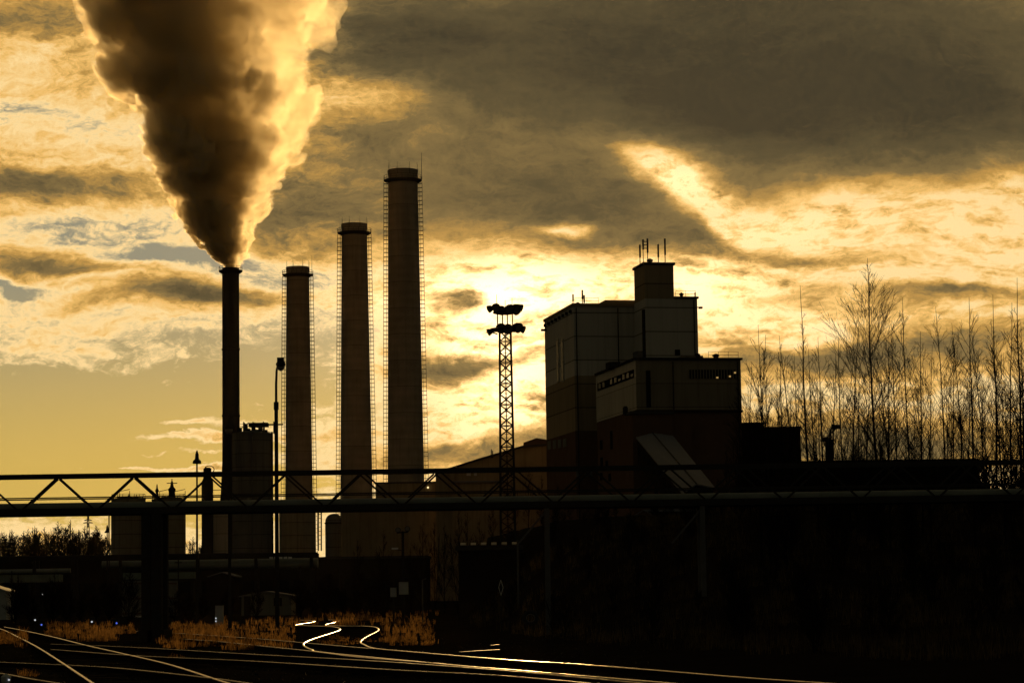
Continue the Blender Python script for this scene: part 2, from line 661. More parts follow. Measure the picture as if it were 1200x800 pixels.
def sweep(line, prof, m_name, mt, parent):
    """sweep an open/closed cross-section (side, up) along a ground line"""
    b = MB()
    n = len(prof)
    for i, p in enumerate(line):
        d = (line[min(i + 1, len(line) - 1)] - line[max(i - 1, 0)])
        d.z = 0
        d.normalize()
        s = Vector((d.y, -d.x, 0))
        for a, u in prof:
            b.v.append(p + s * a + Vector((0, 0, u)))
    for i in range(len(line) - 1):
        for k in range(n):
            b.f.append((i * n + k, i * n + (k + 1) % n, (i + 1) * n + (k + 1) % n, (i + 1) * n + k))
    b.f.append(tuple(range(n)))
    b.f.append(tuple(reversed(range((len(line) - 1) * n, len(line) * n))))
    return b.build(m_name, mt, parent, True)


HEAD = [(-0.036, -0.024), (-0.036, -0.008), (-0.027, 0.0), (0.027, 0.0), (0.036, -0.008), (0.036, -0.024)]
FOOT = [(-0.07, -0.16), (-0.07, -0.145), (-0.011, -0.13), (-0.011, -0.0245), (0.011, -0.0245), (0.011, -0.13), (0.07, -0.145), (0.07, -0.16)]


def track(label, lines, sleepers=0, top=None):
    L = [rail_line(p) for p in lines]
    root = thing('railway_track', L[0][len(L[0]) // 2], label, 'railway track')
    for l in L:
        r = sweep(l, FOOT, 'rail', rail_side, root)
        sweep(l, HEAD, 'rail_head', top or rail_m, r)
    if sleepers:
        a, b = L
        sl = None
        for k in range(sleepers):
            f = k / (sleepers - 1)
            p = a[int(f * (len(a) - 1))]
            q = min(b, key=lambda v: (v - p).length)
            d = (q - p)
            if d.length > 4 or d.length < 0.4:
                continue
            d.normalize()
            mid = (p + q) / 2
            bb = MB()
            bb.bar(mid - d * 1.25 + Vector((0, 0, -0.2)), mid + d * 1.25 + Vector((0, 0, -0.2)), 0.24, 0.06)
            bb.build('sleeper', sleeper_m, root)
    return root


track('main curving track with two bright S-bends near the lamp mast',
      [[(830, 803), (700, 792), (590, 783), (530, 778), (385, 764), (365, 760), (355.5, 754.5), (362, 749.5), (385, 742), (397, 738), (398, 735.5), (390, 733.6), (372, 732.8), (350, 732), (347, 731.4), (355, 730), (366, 728.4), (369, 727), (364, 726.4), (352, 726)],
       [(1010, 802), (880, 793.3), (760, 783.5), (667, 776.5), (600, 772.5), (485, 763), (440, 758.8), (427, 754.5), (422.5, 751), (429, 745.5), (440, 740), (443.5, 737.3), (441, 734.5), (430, 733), (400, 732.6), (384, 731.8), (382, 731), (390, 729), (397, 727.3), (396, 726), (385, 725.6)]], 50)
track('gleaming track running to the bottom left corner past the dry grass',
      [[(135, 815), (110, 800), (75, 777), (45, 758), (20, 745), (8, 739), (0, 736)],
       [(325, 815), (270, 800), (200, 778), (140, 764), (100, 755), (60, 745), (22, 737), (5, 734)]], 46)
track('dull siding crossing the lower left corner',
      [[(330, 806), (260, 795), (150, 783), (90, 779), (0, 775), (-60, 772)],
       [(140, 812), (90, 803), (40, 795), (0, 788), (-60, 782)]], 30, rail_dull)
track('long dull siding nearest the camera, crossing below the S-bends',
      [[(760, 800), (600, 785.5), (445, 774), (300, 766), (200, 760), (120, 756), (60, 754)],
       [(760, 806), (600, 791.5), (462, 784), (300, 774), (200, 769.5), (137, 766), (60, 760)]], 40, rail_dull)
track('thin siding joining the curving track from the left behind the grass',
      [[(440, 759.2), (417, 757.6), (352, 752), (300, 747.5), (204, 741), (160, 739)],
       [(520, 776.7), (487, 774.3), (420, 769), (377, 763.6), (355, 761), (300, 755.5), (257, 751), (215, 748)]], 30, rail_dull)
for lab, a, b in (('short spare rail lying loose right of the curving track', (539, 763), (585, 760.3)),
                  ('stubby rail end lying above the loose spare rail', (575, 755), (584, 754.6))):
    l = [G(*a, 0.2), G(*b, 0.2)]
    rt = thing('spare_rail', l[0], lab, 'rail')
    sweep(l, FOOT, 'web', rail_side, rt)
    sweep(l, HEAD, 'rail_head', rail_m, rt)

# ------------------------------------------------------------------ chimneys
def ladder(b, x, side, c, zlo, zhi, rfun, n_step):
    """caged ladder climbing the shaft on the given side (+1 right, -1 left)"""
    def at(z, off):
        return Vector((c.x + side * (rfun(z) + off), c.y - 0.2, z))
    m = 14
    for off in (0.35, 1.25):
        for k in range(m):
            za, zb = zlo + (zhi - zlo) * k / m, zlo + (zhi - zlo) * (k + 1) / m
            for dy in (-0.35, 0.35):
                b.bar(at(za, off) + Vector((0, dy, 0)), at(zb, off) + Vector((0, dy, 0)), 0.09 if off > 1 else 0.07)
    k = 0
    z = zlo
    while z < zhi:
        p0, p1 = at(z, 0.0), at(z, 1.25)
        for dy in (-0.35, 0.35):
            b.bar(p0 + Vector((0, dy, 0)), p1 + Vector((0, dy, 0)), 0.12)
        b.bar(p1 + Vector((0, -0.4, 0)), p1 + Vector((0, 0.4, 0)), 0.10)
        z += n_step


def chimney(label, D, top, base_px, w_top, w_bot, y_plat, base_y, step=1.25):
    """top = (px,py) of the mouth's centre; base_px = axis px at base_y"""
    a = P(top[0], top[1], D)
    g = P(base_px, base_y, D)
    k = D / F
    rt, rb = w_top * k / 2, w_bot * k / 2
    c = Vector((a.x * 0.5 + g.x * 0.5, D, 0))
    H = a.z
    zb = g.z
    def rad(z):
        return rt + (rb - rt) * (H - z) / (H - zb)
    root = thing('chimney', (c.x, D, 0), label, 'chimney')
    zp = P(top[0], y_plat, D).z
    prof = [(rad(0), 0), (rad(H * 0.33), H * 0.33), (rad(H * 0.66), H * 0.66), (rad(zp), zp), (rad(zp) * 1.0, H - 1.6), (rt * 1.035, H - 1.3), (rt * 1.05, H - 0.1), (rt * 1.0, H), (rt * 0.82, H + 0.01), (rt * 0.8, H - 6)]
    MB().lathe(prof, c, 56).build('shaft', concrete, root, True)
    b = MB()
    b.lathe([(rad(zp) + 0.02, zp - 0.7), (rad(zp) + 1.2, zp - 0.05), (rad(zp) + 1.3, zp), (rad(zp) + 1.3, zp + 0.2), (rad(zp) + 0.03, zp + 0.21)], c, 48)
    plat = b.build('platform', steel, root)
    b = MB()
    rr = rad(zp) + 1.25
    for hh in (0.7, 1.35):
        b.ring(c + Vector((0, 0, zp + hh)), rr, 0.05, 40, 4)
    for q in range(20):
        an = 2 * math.pi * q / 20
        p = c + Vector((rr * math.cos(an), rr * math.sin(an), zp + 0.15))
        b.bar(p, p + Vector((0, 0, 1.25)), 0.08)
    b.build('railing', steel, plat)
    for sd in (-1, 1):
        lb = MB()
        ladder(lb, 0, sd, c, 4.0, zp - 0.3, rad, step)
        lb.build('ladder', steel, root)
    for an in (0.35, 1.2, 2.0, 2.8, 3.7, 4.4, 5.2, 5.9):
        p = c + Vector((rt * 1.07 * math.cos(an), rt * 1.07 * math.sin(an), H - 1.5))
        MB().tube([p, p + Vector((0, 0, 3.4))], [0.06, 0.03], 5).build('lightning_rod', steel, root)
    return root, c, H, rt


# the chimneys stand in a row that runs away from the camera to the left
ch4, c4, H4, rt4 = chimney('tallest chimney, the rightmost of the row, pale concrete with caged ladders', 690, (471.2, 199.5), 477, 34.8, 43.6, 212, 600)
ch3, c3, H3, rt3 = chimney('second tallest concrete chimney, immediately left of the tallest one', 720, (413.8, 262.5), 419.3, 29.8, 38.3, 273.5, 600)
ch2, c2, H2, rt2 = chimney('shorter concrete chimney directly behind the curved lamp pole', 740, (348.2, 313), 351.2, 26.6, 32.6, 322.5, 600)
p = c4 + Vector((rt4 + 1.2, 0, P(470, 212, 690).z))
MB().tube([p, p + Vector((0, 0, 8.2))], [0.09, 0.04], 6).build('antenna', steel, ch4)
p = c2 + Vector((rt2 + 0.9, 0, P(348, 322, 740).z))
MB().tube([p, p + Vector((0, 0, 6.0))], [0.07, 0.03], 6).build('antenna', steel, ch2)

# narrow smoking stack
D1 = 660
k1 = D1 / F
a1 = P(269.5, 314, D1)
g1 = P(271.8, 600, D1)
c1 = Vector(((a1.x + g1.x) / 2, D1, 0))
H1 = a1.z
st = thing('smoke_stack', (c1.x, D1, 0), 'slender black stack with flared foot, pouring out smoke', 'chimney')
zf = P(270, 555, D1).z
rr1 = 10.2 * k1
MB().lathe([(rr1 * 2.1, 0), (rr1 * 1.85, zf * 0.35), (rr1 * 1.5, zf * 0.62), (rr1 * 1.2, zf * 0.85), (rr1 * 1.02, zf * 1.1), (rr1, zf * 1.4), (rr1 * 0.98, H1), (rr1 * 0.86, H1 + 0.01), (rr1 * 0.84, H1 - 5)], c1, 48).build('shaft', dark_stack, st, True)
b = MB()
b.lathe([(rr1 * 1.0, H1 - 1.7), (rr1 * 1.36, H1 - 1.1), (rr1 * 1.38, H1 - 0.9), (rr1 * 1.38, H1 - 0.7), (rr1 * 1.02, H1 - 0.69)], c1, 40)
pl = b.build('platform', steel, st)
b = MB()
b.ring(c1 + Vector((0, 0, H1 + 0.3)), rr1 * 1.35, 0.05, 32, 4)
for q in range(14):
    an = 2 * math.pi * q / 14
    p = c1 + Vector((rr1 * 1.35 * math.cos(an), rr1 * 1.35 * math.sin(an), H1 - 0.8))
    b.bar(p, p + Vector((0, 0, 1.1)), 0.08)
b.build('railing', steel, pl)
for zz in (0.35, 0.55, 0.75):
    MB().lathe([(rr1 * 1.0, H1 * zz), (rr1 * 1.06, H1 * zz + 0.15), (rr1 * 1.06, H1 * zz + 0.5), (rr1 * 1.0, H1 * zz + 0.65)], c1, 40).build('flange', dark_stack, st)


# ------------------------------------------------------------------ silos and tanks
def silo(name, label, x0, x1, ytop, D, mt, dome=0.0, cat='tank', gear=None, rail=True):
    a, b_ = P(x0, ytop, D), P(x1, ytop, D)
    r = (b_.x - a.x) / 2
    c = Vector(((a.x + b_.x) / 2, D, 0))
    H = a.z
    root = thing(name, c, label, cat)
    prof = [(r, 0), (r, H - 0.01)]
    if dome:
        prof += [(r * 0.97, H + dome * 0.25), (r * 0.8, H + dome * 0.62), (r * 0.5, H + dome * 0.88), (r * 0.15, H + dome)]
    else:
        prof += [(r * 1.02, H), (r * 1.02, H + 0.25), (r * 0.9, H + 0.3), (r * 0.2, H + 0.9)]
    MB().lathe(prof, c, 40).build('shell', mt, root, True)
    if rail:
        b = MB()
        for hh in (0.8, 1.4):
            b.ring(c + Vector((0, 0, H + hh)), r * 0.98, 0.05, 36, 4)
        for q in range(18):
            an = 2 * math.pi * q / 18
            p = c + Vector((r * 0.98 * math.cos(an), r * 0.98 * math.sin(an), H + 0.2))
            b.bar(p, p + Vector((0, 0, 1.2)), 0.08)
        b.build('railing', steel, root)
    return root, c, H, r


DS = 560
ks = DS / F
s1, sc1, sH, sr = silo('ash_silo', 'tall grey silo with railed top and pipework beside the smoking stack', 272, 318, 509, DS, silo_m, cat='silo', rail=False)
# roof gear of the big silo
b = MB()
for i, px in enumerate((276, 281, 287, 292, 297, 301, 306, 311)):
    p = P(px, 509, DS); p.y = DS - sr * 0.3 + (i % 3) * 1.5
    hgt = (2.2, 1.6, 2.6, 1.3, 1.8, 1.3, 1.6, 1.1)[i]
    b.tube([p, p + Vector((0, 0, hgt))], [0.55, 0.5], 10)
b.build('vent', steel, s1)
b = MB()
za = P(290, 499, DS).z
xa, xb = P(284, 499, DS).x, P(332, 499, DS).x
b.box(xa + 1.6, xb - 3.5, DS - 1.6, DS + 1.6, za - 0.25, za + 0.65)
b.box(xb - 3.5, xb, DS - 0.5, DS + 0.5, za + 0.1, za + 0.4)
for xx in (xa + 0.4, xa + 2.6, xa + 5.0, xa + 7.4):
    b.bar((xx, DS - 1.2, sH), (xx, DS - 1.2, za + 0.9), 0.22)
    b.bar((xx, DS + 1.2, sH), (xx, DS + 1.2, za + 0.9), 0.22)
b.bar((xa - 1.5, DS - 1.2, sH + 0.3), (xa + 1.6, DS - 1.2, za + 0.7), 0.18)
for zz in (0.55, 1.1):
    b.bar((xa - 2, DS - 1.4, za - 0.7 + zz), (xa + 3, DS - 1.4, za - 0.7 + zz), 0.1)
b.build('roof_platform', steel, s1)
b = MB()
# curled pipes from the platform down the right-hand side
for off in (0.0, 0.55):
    pts = []
    for k in range(9):
        an = math.pi / 2 * k / 8
        pts.append(Vector((xb - 4.6 + off + 3.4 * math.sin(an) - 2.5, DS - 1, za - 3.6 + 3.4 * math.cos(an))))
    b.tube(pts, 0.12, 6)
xr = P(319.4, 520, DS).x
b.tube([(xr, DS - 1, 4), (xr, DS - 1, sH + 0.4), (xr - 2.5, DS - 1, sH + 0.6)], 0.22, 8)
b.tube([(xr + 0.7, DS - 1, 4), (xr + 0.7, DS - 1, sH - 0.2)], 0.16, 8)
b.build('pipework', steel, s1)
b = MB()
xm = P(298, 520, DS).x
b.tube([(xm, DS - sr - 0.2, 2), (xm, DS - sr - 0.2, sH)], 0.16, 6)
b.build('downpipe', galv, s1)

silo('storage_tank', 'wide dim tank wrapped round the foot of the chimney behind the lamp pole', 327, 370, 590, 640, tank_m, rail=False)
silo('storage_tank', 'short pale banded tank between the thin column and the big silo', 247, 269.5, 599, 600, tank_pale, rail=False)
t1, tc1, tH1, tr1 = silo('storage_tank', 'left tank of the twin pair under the bridge, beside the far trees', 130.5, 170.5, 586, 600, tank_m)
t2, tc2, tH2, tr2 = silo('storage_tank', 'right tank of the twin pair under the bridge, topped by a hooded vent', 178, 217.5, 586, 600, tank_m)
# roof fittings of the twin tanks
def hood(px, y0, y1, w, root, cross=False):
    b = MB()
    a, c_ = P(px, y0, 600), P(px, y1, 600)
    r = w * 600 / F / 2
    h = c_.z - a.z
    b.lathe([(r, 0), (r * 0.95, h * 0.5), (r * 1.35, h * 0.55), (r * 1.35, h * 0.62), (r * 0.7, h * 0.72), (r * 0.3, h)], a, 14)
    if cross:
        b.bar(c_ + Vector((-1.3, 0, -0.5)), c_ + Vector((1.3, 0, -0.5)), 0.2)
        b.bar(c_ + Vector((0, 0, -1)), c_ + Vector((0, 0, 0.6)), 0.2)
    b.build('vent', steel, root)
hood(140, 586, 580, 2.5, t1); hood(151, 586, 578, 1.8, t1); hood(160, 586, 579, 2, t1); hood(167, 586, 582, 2, t1)
hood(184, 586, 567, 3.2, t2); hood(201.5, 588, 563.5, 6.5, t2, True); hood(190, 586, 581, 3, t2); hood(208, 586, 581, 2, t2)
for root, x0, x1 in ((t1, 140, 152), (t2, 187, 198), (t2, 205, 217)):
    b = MB()
    for px in (x0, x1):
        a = P(px, 588, 600)
        b.bar(a, P(px, 575, 600), 0.14)
    b.bar(P(x0, 575.5, 600), P(x1, 573, 600), 0.14)
    b.build('roof_frame', steel, root)
b = MB()
b.tube([P(127.6, 588, 600), P(127.6, 640, 600)], 0.14, 6)
b.build('downpipe', steel, t1)

# thin absorber column with ladder loops
ca, cb = P(237, 553, 590), P(249, 553, 590)
cc = Vector(((ca.x + cb.x) / 2, 590, 0)); cr = (cb.x - ca.x) / 2
tw = thing('process_column', cc, 'dark upright process column with narrower head and ladder hoops, left of the flared stack', 'tank')
zt = P(242, 549, 590).z; zs = P(242, 562, 590).z
MB().lathe([(cr * 1.15, 0), (cr * 1.15, zs - 0.6), (cr * 0.8, zs + 0.4), (cr * 0.78, zt), (cr * 0.5, zt + 0.3)], cc, 24).build('shell', dark_stack, tw, True)
b = MB()
pts = [cc + Vector((cr * 0.4 + 1.2 * math.cos(a * 0.4), -0.3, zt - 0.2 + 0.9 * math.sin(a * 0.4))) for a in range(-2, 9)]
b.tube(pts, 0.1, 6)
for zz in (2.5, 5.5):
    b.tube([cc + Vector((cr, -0.3, zs - zz)), cc + Vector((cr + 2.2, -0.3, zs - zz)), cc + Vector((cr + 2.2, -0.3, zs - zz - 2))], 0.1, 6)
b.build('pipework', steel, tw)

# horizontal vessel with rounded end seen end-on
va, vb = P(381, 612, 560), P(402, 612, 560)
vc = Vector(((va.x + vb.x) / 2, 560, P(391, 612, 560).z)); vr = (vb.x - va.x) / 2
vs = thing('pressure_vessel', (vc.x, 560, 0), 'dark round-topped vessel beside the base of the second tallest chimney', 'tank')
MB().lathe([(vr, 0), (vr, vc.z), (vr * 0.94, vc.z + vr * 0.4), (vr * 0.75, vc.z + vr * 0.72), (vr * 0.45, vc.z + vr * 0.92), (vr * 0.08, vc.z + vr)], Vector((vc.x, 560, 0)), 32).build('shell', silo_m, vs, True)
b = MB()
for zz in (vc.z - 0.3, vc.z * 0.55):
    b.lathe([(vr, zz), (vr + 0.15, zz + 0.05), (vr + 0.15, zz + 0.3), (vr, zz + 0.35)], Vector((vc.x, 560, 0)), 32)
b.build('stiffening_ring', steel, vs)
b = MB()
for off in (373.0, 376.5):
    b.tube([P(off, 645, 560), P(off, 600, 560)], 0.16, 6)
for yy in range(602, 642, 5):
    b.bar(P(373, yy, 560), P(376.5, yy, 560), 0.14)
tag(b.build('service_ladder', steel), 'thin ladder standing free left of the round-topped vessel', 'ladder')

# ------------------------------------------------------------------ boiler house
BA = R(10.8)
_u2 = Vector((math.cos(BA), math.sin(BA), 0)); _v2 = Vector((-math.sin(BA), math.cos(BA), 0))
C0 = P(676, 600, 450); C0.z = 0


def fr(s, d, z):
    return C0 + _u2 * s + _v2 * d + Vector((0, 0, z))


def sz(px, py, d):
    """(s, z) where the ray through px,py meets the wall plane at depth d"""
    o = fr(0, d, 0)
    r_ = ray(px, py)
    tt = (o - CAM).dot(_v2) / r_.dot(_v2)
    q = CAM + r_ * tt
    return (q - o).dot(_u2), q.z


def dz(px, py, s):
    """(d, z) where the ray meets the side wall at s"""
    o = fr(s, 0, 0)
    r_ = ray(px, py)
    tt = (o - CAM).dot(_u2) / r_.dot(_u2)
    q = CAM + r_ * tt
    return (q - o).dot(_v2), q.z


bh = thing('boiler_house', C0, 'big stepped boiler house with stair tower and roof antennas', 'building')


def block(name, mt, s0, s1, d0, d1, z0, z1, parent=None):
    return MB().box(s0, s1, d0, d1, z0, z1, fr).build(name, mt, parent or bh)


# block A : left hall
zA = sz(676, 358.8, 0)[1]
zA1 = sz(676, 440, 0)[1]
zA2 = sz(676, 505, 0)[1]
dA = dz(638, 376, 0)[0]
sA = sz(757, 400, 0)[0] + 5
block('brick_base', brick, -0.02, sA, -0.02, dA, 0, zA2)
block('lower_wall', cladding_brown, 0, sA, 0, dA, zA2, zA1)
wA = block('upper_wall', cladding, 0.004, sA, 0.004, dA - 0.004, zA1, zA)
b = MB()
b.box(-0.25, sA, -0.25, 0.25, zA + 0.003, zA + 0.55, fr); b.box(-0.25, 0.25, 0.25, dA, zA + 0.003, zA + 0.55, fr)
b.build('parapet', cladding_brown, bh)
s0, z0 = sz(709, 351.5, 6)
s1_, _ = sz(752, 351, 6)
block('roof_house', cladding_brown, s0, s1_ + 6, 6, 16, zA + 0.01, z0)
# left wall window columns
for px0, px1 in ((651.8, 655.6), (657.4, 661.2)):
    (da, za_), (db, zb_) = dz(px0, 398, -0.06), dz(px1, 447, -0.06)
    lo, hi = min(da, db), max(da, db)
    w = MB(); w.box(-0.12, -0.003, lo, hi, zb_, za_, fr); w = w.build('window', cladding_pale, bh)
    zm = (za_ + zb_) / 2
    for q0, q1 in ((zb_ + 0.25, zm - 0.15), (zm + 0.15, za_ - 0.25)):
        MB().box(-0.17, -0.123, lo + 0.45, hi - 0.45, q0, q1, fr).build('pane', glass_pale, w)
# brackets along the left parapet
for k in range(8):
    d = dA * (k + 0.5) / 8
    MB().box(-0.5, -0.003, d - 0.2, d + 0.2, zA - 1.1, zA - 0.5, fr).build('bracket', steel, bh)
# small windows in the brick base
for k in range(4):
    px = 642 + k * 6
    (da, za_), (db, zb_) = dz(px, 517 - k * 0.9, -0.08), dz(px + 3.6, 526 - k, -0.08)
    w = MB().box(-0.14, -0.025, min(da, db), max(da, db), zb_, za_, fr).build('window', hut_wall, bh)

# block B and stair tower
dB = -9.0
sB0 = sz(757, 400, dB)[0]
sB1, zB = sz(817, 350, dB)
sT1, zT = sz(789, 310.5, dB)
block('middle_wing', cladding, sB0, sB1, dB, 14, 0, zB)
block('stair_tower', cladding_brown, sB0 - 0.05, sT1, dB - 0.05, dB + 8, zB + 0.003, zT)
b = MB(); b.box(sB0 - 0.3, sT1 + 0.3, dB - 0.3, dB + 8.3, zT + 0.003, zT + 0.45, fr); b.build('tower_coping', steel, bh)
b = MB(); b.box(sT1 + 0.01, sB1 + 0.25, dB - 0.25, dB + 0.25, zB + 0.003, zB + 0.4, fr); b.build('coping', steel, bh)
# dark joint down the corner of the middle wing
b = MB(); b.box(sB0 - 0.28, sB0 - 0.006, dB + 0.2, dB + 1.6, 0, zB - 2, fr); b.build('corner_duct', steel, bh)
# small louvre + plant on the lower roof
qa, qb = sz(791, 409.5, dB - 0.1), sz(797, 416, dB - 0.1)
MB().box(qa[0], qb[0], dB - 0.12, dB - 0.004, qb[1], qa[1], fr).build('louvre', glass, bh)
# antennas on the stair tower
b = None
def mast(px, y0, y1, d, r_=0.09, panel=None, parent=bh):
    s, za_ = sz(px, y0, d)
    _, zb_ = sz(px, y1, d)
    b = MB()
    b.tube([fr(s, d, za_), fr(s, d, zb_)], r_, 6)
    if panel:
        zc = za_ + (zb_ - za_) * panel
        b.box(s - 0.13, s + 0.13, d - 0.25, d + 0.1, zc, zb_ + 0.2, fr)
    return b
mast(750.2, 313, 288, dB + 2, 0.08, 0.45).build('antenna', steel, bh)
b = mast(754, 312, 282, dB + 3, 0.07, 0.65)
b2 = mast(759.2, 311, 281, dB + 3, 0.08, 0.5)

b.add([v for v in b2.v], b2.f)
for yy in (283, 287, 291):
    sa, za_ = sz(753.5, yy, dB + 3); sb_, _ = sz(759.4, yy, dB + 3)
    b.bar(fr(sa, dB + 3, za_), fr(sb_, dB + 3, za_), 0.14)
b.build('antenna_frame', steel, bh)
s, z = sz(761.5, 306, dB + 2)
MB().lathe([(0.1, -0.3), (0.55, -0.1), (0.6, 0.25), (0.1, 0.5)], fr(s, dB + 2, z), 14).build('dish', steel, bh)
mast(771.6, 311, 287.5, dB + 2, 0.08, 0.4).build('antenna', steel, bh)
mast(779.6, 311, 281, dB + 2, 0.08, 0.4).build('antenna', steel, bh)
mast(671.6, 360, 346, 8, 0.09, 0.5).build('antenna', steel, bh)
mast(682.5, 357, 341, 8, 0.09, 0.4).build('antenna', steel, bh)
mast(684.6, 358, 347, 8, 0.07, 0.3).build('antenna', steel, bh)
mast(814.5, 350, 342.5, dB + 1, 0.1).build('roof_lamp', steel, bh)
s, z = sz(817.3, 360, dB + 0.5)
b = MB(); b.bar(fr(s, dB + 0.5, z), fr(s + 0.7, dB + 0.5, z), 0.15); b.box(s + 0.3, s + 0.9, dB + 0.1, dB + 0.9, z - 0.25, z + 0.1, fr); b.build('wall_lamp', steel, bh)
d_, z = dz(634.5, 387.5, -0.6)
b = MB(); b.box(-1.0, -0.003, dA - 2, dA - 1.2, z - 0.25, z + 0.15, fr); b.build('wall_lamp', steel, bh)

# block C : front wing
dC = -38.0
sC0, zC = sz(745, 421.5, dC)
sC1 = sz(868.5, 450, dC)[0]
zC1 = sz(745, 480, dC)[1]
dCb = dz(698.5, 445, sC0)[0]
block('front_base', brick, sC0 + 0.05, sC1 - 0.05, dC + 0.05, dCb, 0, zC1)
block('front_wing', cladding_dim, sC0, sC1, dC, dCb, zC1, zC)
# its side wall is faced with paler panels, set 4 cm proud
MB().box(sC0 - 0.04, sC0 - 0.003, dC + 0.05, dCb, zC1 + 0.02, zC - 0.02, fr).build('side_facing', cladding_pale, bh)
b = MB()
b.box(sC0 - 0.3, sC1 + 0.3, dC - 0.3, dC + 0.2, zC + 0.003, zC + 0.4, fr); b.box(sC0 - 0.3, sC0 + 0.2, dC + 0.2, dCb, zC + 0.003, zC + 0.4, fr)
b.build('coping', steel, bh)
# window band in the side wall
(dw0, zw0), (dw1, zw1) = dz(742.5, 432.5, sC0 - 0.1), dz(700, 452, sC0 - 0.1)
zlo = dz(742.5, 442.5, sC0 - 0.1)[1]
wb = MB().box(sC0 - 0.1, sC0 - 0.043, dw0, dw1, zlo, zw0, fr).build('window_band', glass, bh)
nP = 9
for k in range(nP):
    a, c_ = dw0 + (dw1 - dw0) * k / nP, dw0 + (dw1 - dw0) * (k + 1) / nP
    if k not in (6,):
        MB().box(sC0 - 0.16, sC0 - 0.103, a + 0.35, a + (c_ - a) * 0.62, zlo + 0.35, zw0 - (0.25 if k % 3 else 0.7), fr).build('pane', glass_pale, wb)
# louvre band and tall slot in the front wall
qa, qb = sz(807, 433, dC - 0.1), sz(866, 443.5, dC - 0.1)
lb = MB().box(qa[0], qb[0], dC - 0.1, dC - 0.004, qb[1], qa[1], fr).build('louvre_band', glass, bh)
b = MB()
for k in range(18):
    s = qa[0] + (qb[0] - qa[0]) * k / 17
    b.box(s - 0.08, s + 0.08, dC - 0.18, dC - 0.103, qb[1], qa[1], fr)
b.build('mullion', cladding_dim, lb)
qa, qb = sz(757, 434, dC - 0.1), sz(763, 477, dC - 0.1)
MB().box(qa[0], qb[0], dC - 0.12, dC - 0.004, qb[1], qa[1], fr).build('tall_slot', glass, bh)
lit = emis('lit_window', lin(255, 205, 120), 0.4)
for px, py in ((840.8, 442.2), (855.5, 440.8), (861.5, 436.5)):
    s, z = sz(px, py, dC - 0.3)
    MB().box(s - 0.17, s + 0.17, dC - 0.26, dC - 0.19, z - 0.13, z + 0.13, fr).build('lit_window', lit, bh)
# roof plant boxes on the front wing
for px0, px1, y0, dd in ((714, 727, 424, -22), (746, 753, 411, -20)):
    (sa, za_), (sb_, _) = sz(px0, y0, dd), sz(px1, y0, dd)
    block('roof_plant', steel if px0 < 730 else galv, sa, sb_, dd, dd + 3, zC + 0.01, max(za_, zC + 1.2))
sa, za_ = sz(800, 416.5, -30); sb_, _ = sz(824, 416.5, -30)
block('roof_plant', cladding_dim, sa, sb_, -30, -26, zC + 0.01, max(za_, zC + 0.7))
# entrance block with small flat roofs
sa, za_ = sz(741, 485, dC - 3); sb_, _ = sz(788, 485, dC - 3)
block('entrance_block', brick, sa, sb_, dC - 3, dC + 0.04, 0, za_)
block('canopy', roof_felt, sa - 0.3, sb_ + 0.3, dC - 3.3, dC + 0.03, za_ + 0.003, za_ + 0.5)
sc_, zc_ = sz(810, 490, dC - 2)
block('entrance_block', brick, sb_ + 0.01, sc_, dC - 2, dC + 0.04, 0, zc_)
# slot windows in the brick corner of the front base
for px, y0, y1 in ((703, 516, 526), (703.5, 536, 546), (709.5, 540, 550), (715, 505, 526), (703, 554, 562), (713, 555, 563)):
    (da, za_), (db, zb_) = dz(px, y0, sC0 - 0.03), dz(px + 2.6, y1, sC0 - 0.03)
    MB().box(sC0 - 0.05, sC0 + 0.047, min(da, db), max(da, db), zb_, za_, fr).build('window', glass, bh)
for px in (675, 686, 691):
    (sa, za_), (sb_, zb_) = sz(px, 549, -0.1), sz(px + 3.2, 558, -0.1)
    MB().box(sa, sb_, -0.14, -0.025, zb_, za_, fr).build('window', glass_pale, bh)
# brick ledge with coping, left of the front wing
b = MB(); b.box(sC0 - 0.3, sC1 + 0.15, dC - 0.15, dC + 0.04, zC1 - 0.5, zC1 - 0.05, fr); b.build('string_course', brick_dark, bh)
s, z = sz(737, 481, dC + 4)
MB().lathe([(0.45, 0), (0.45, 1.3), (0.25, 1.6)], fr(sC0 - 0.8, dC + 5, zC1 - 0.6), 12).build('roof_vent', steel, bh)

# downpipes, roof railings and vents
for s, d, z0_, z1_ in ((0.5, -0.2, 1, zA - 0.3), (8.5, -0.2, 1, zA - 0.3), (sC1 - 0.6, dC - 0.22, 1, zC - 0.3), (sC0 + 6.5, dC - 0.22, zC1, zC - 0.3), (sB1 - 0.7, dB - 0.2, zC, zB - 0.3)):
    MB().tube([fr(s, d, z0_), fr(s, d, z1_)], 0.1, 6).build('downpipe', steel, bh)
def roof_rail(s0_, s1_, d_, z_):
    b = MB()
    for hh_ in (0.55, 1.1):
        b.bar(fr(s0_, d_, z_ + hh_), fr(s1_, d_, z_ + hh_), 0.06)
    n_ = max(2, int((s1_ - s0_) / 1.6))
    for k_ in range(n_ + 1):
        s_ = s0_ + (s1_ - s0_) * k_ / n_
        b.bar(fr(s_, d_, z_), fr(s_, d_, z_ + 1.1), 0.06)
    b.build('roof_railing', steel, bh)
roof_rail(sC0 + 13, sC1 - 0.3, dC + 0.3, zC + 0.4)
roof_rail(sT1 + 0.4, sB1 - 0.2, dB + 0.3, zB + 0.4)
roof_rail(0.4, 5.0, 0.4, zA + 0.55)
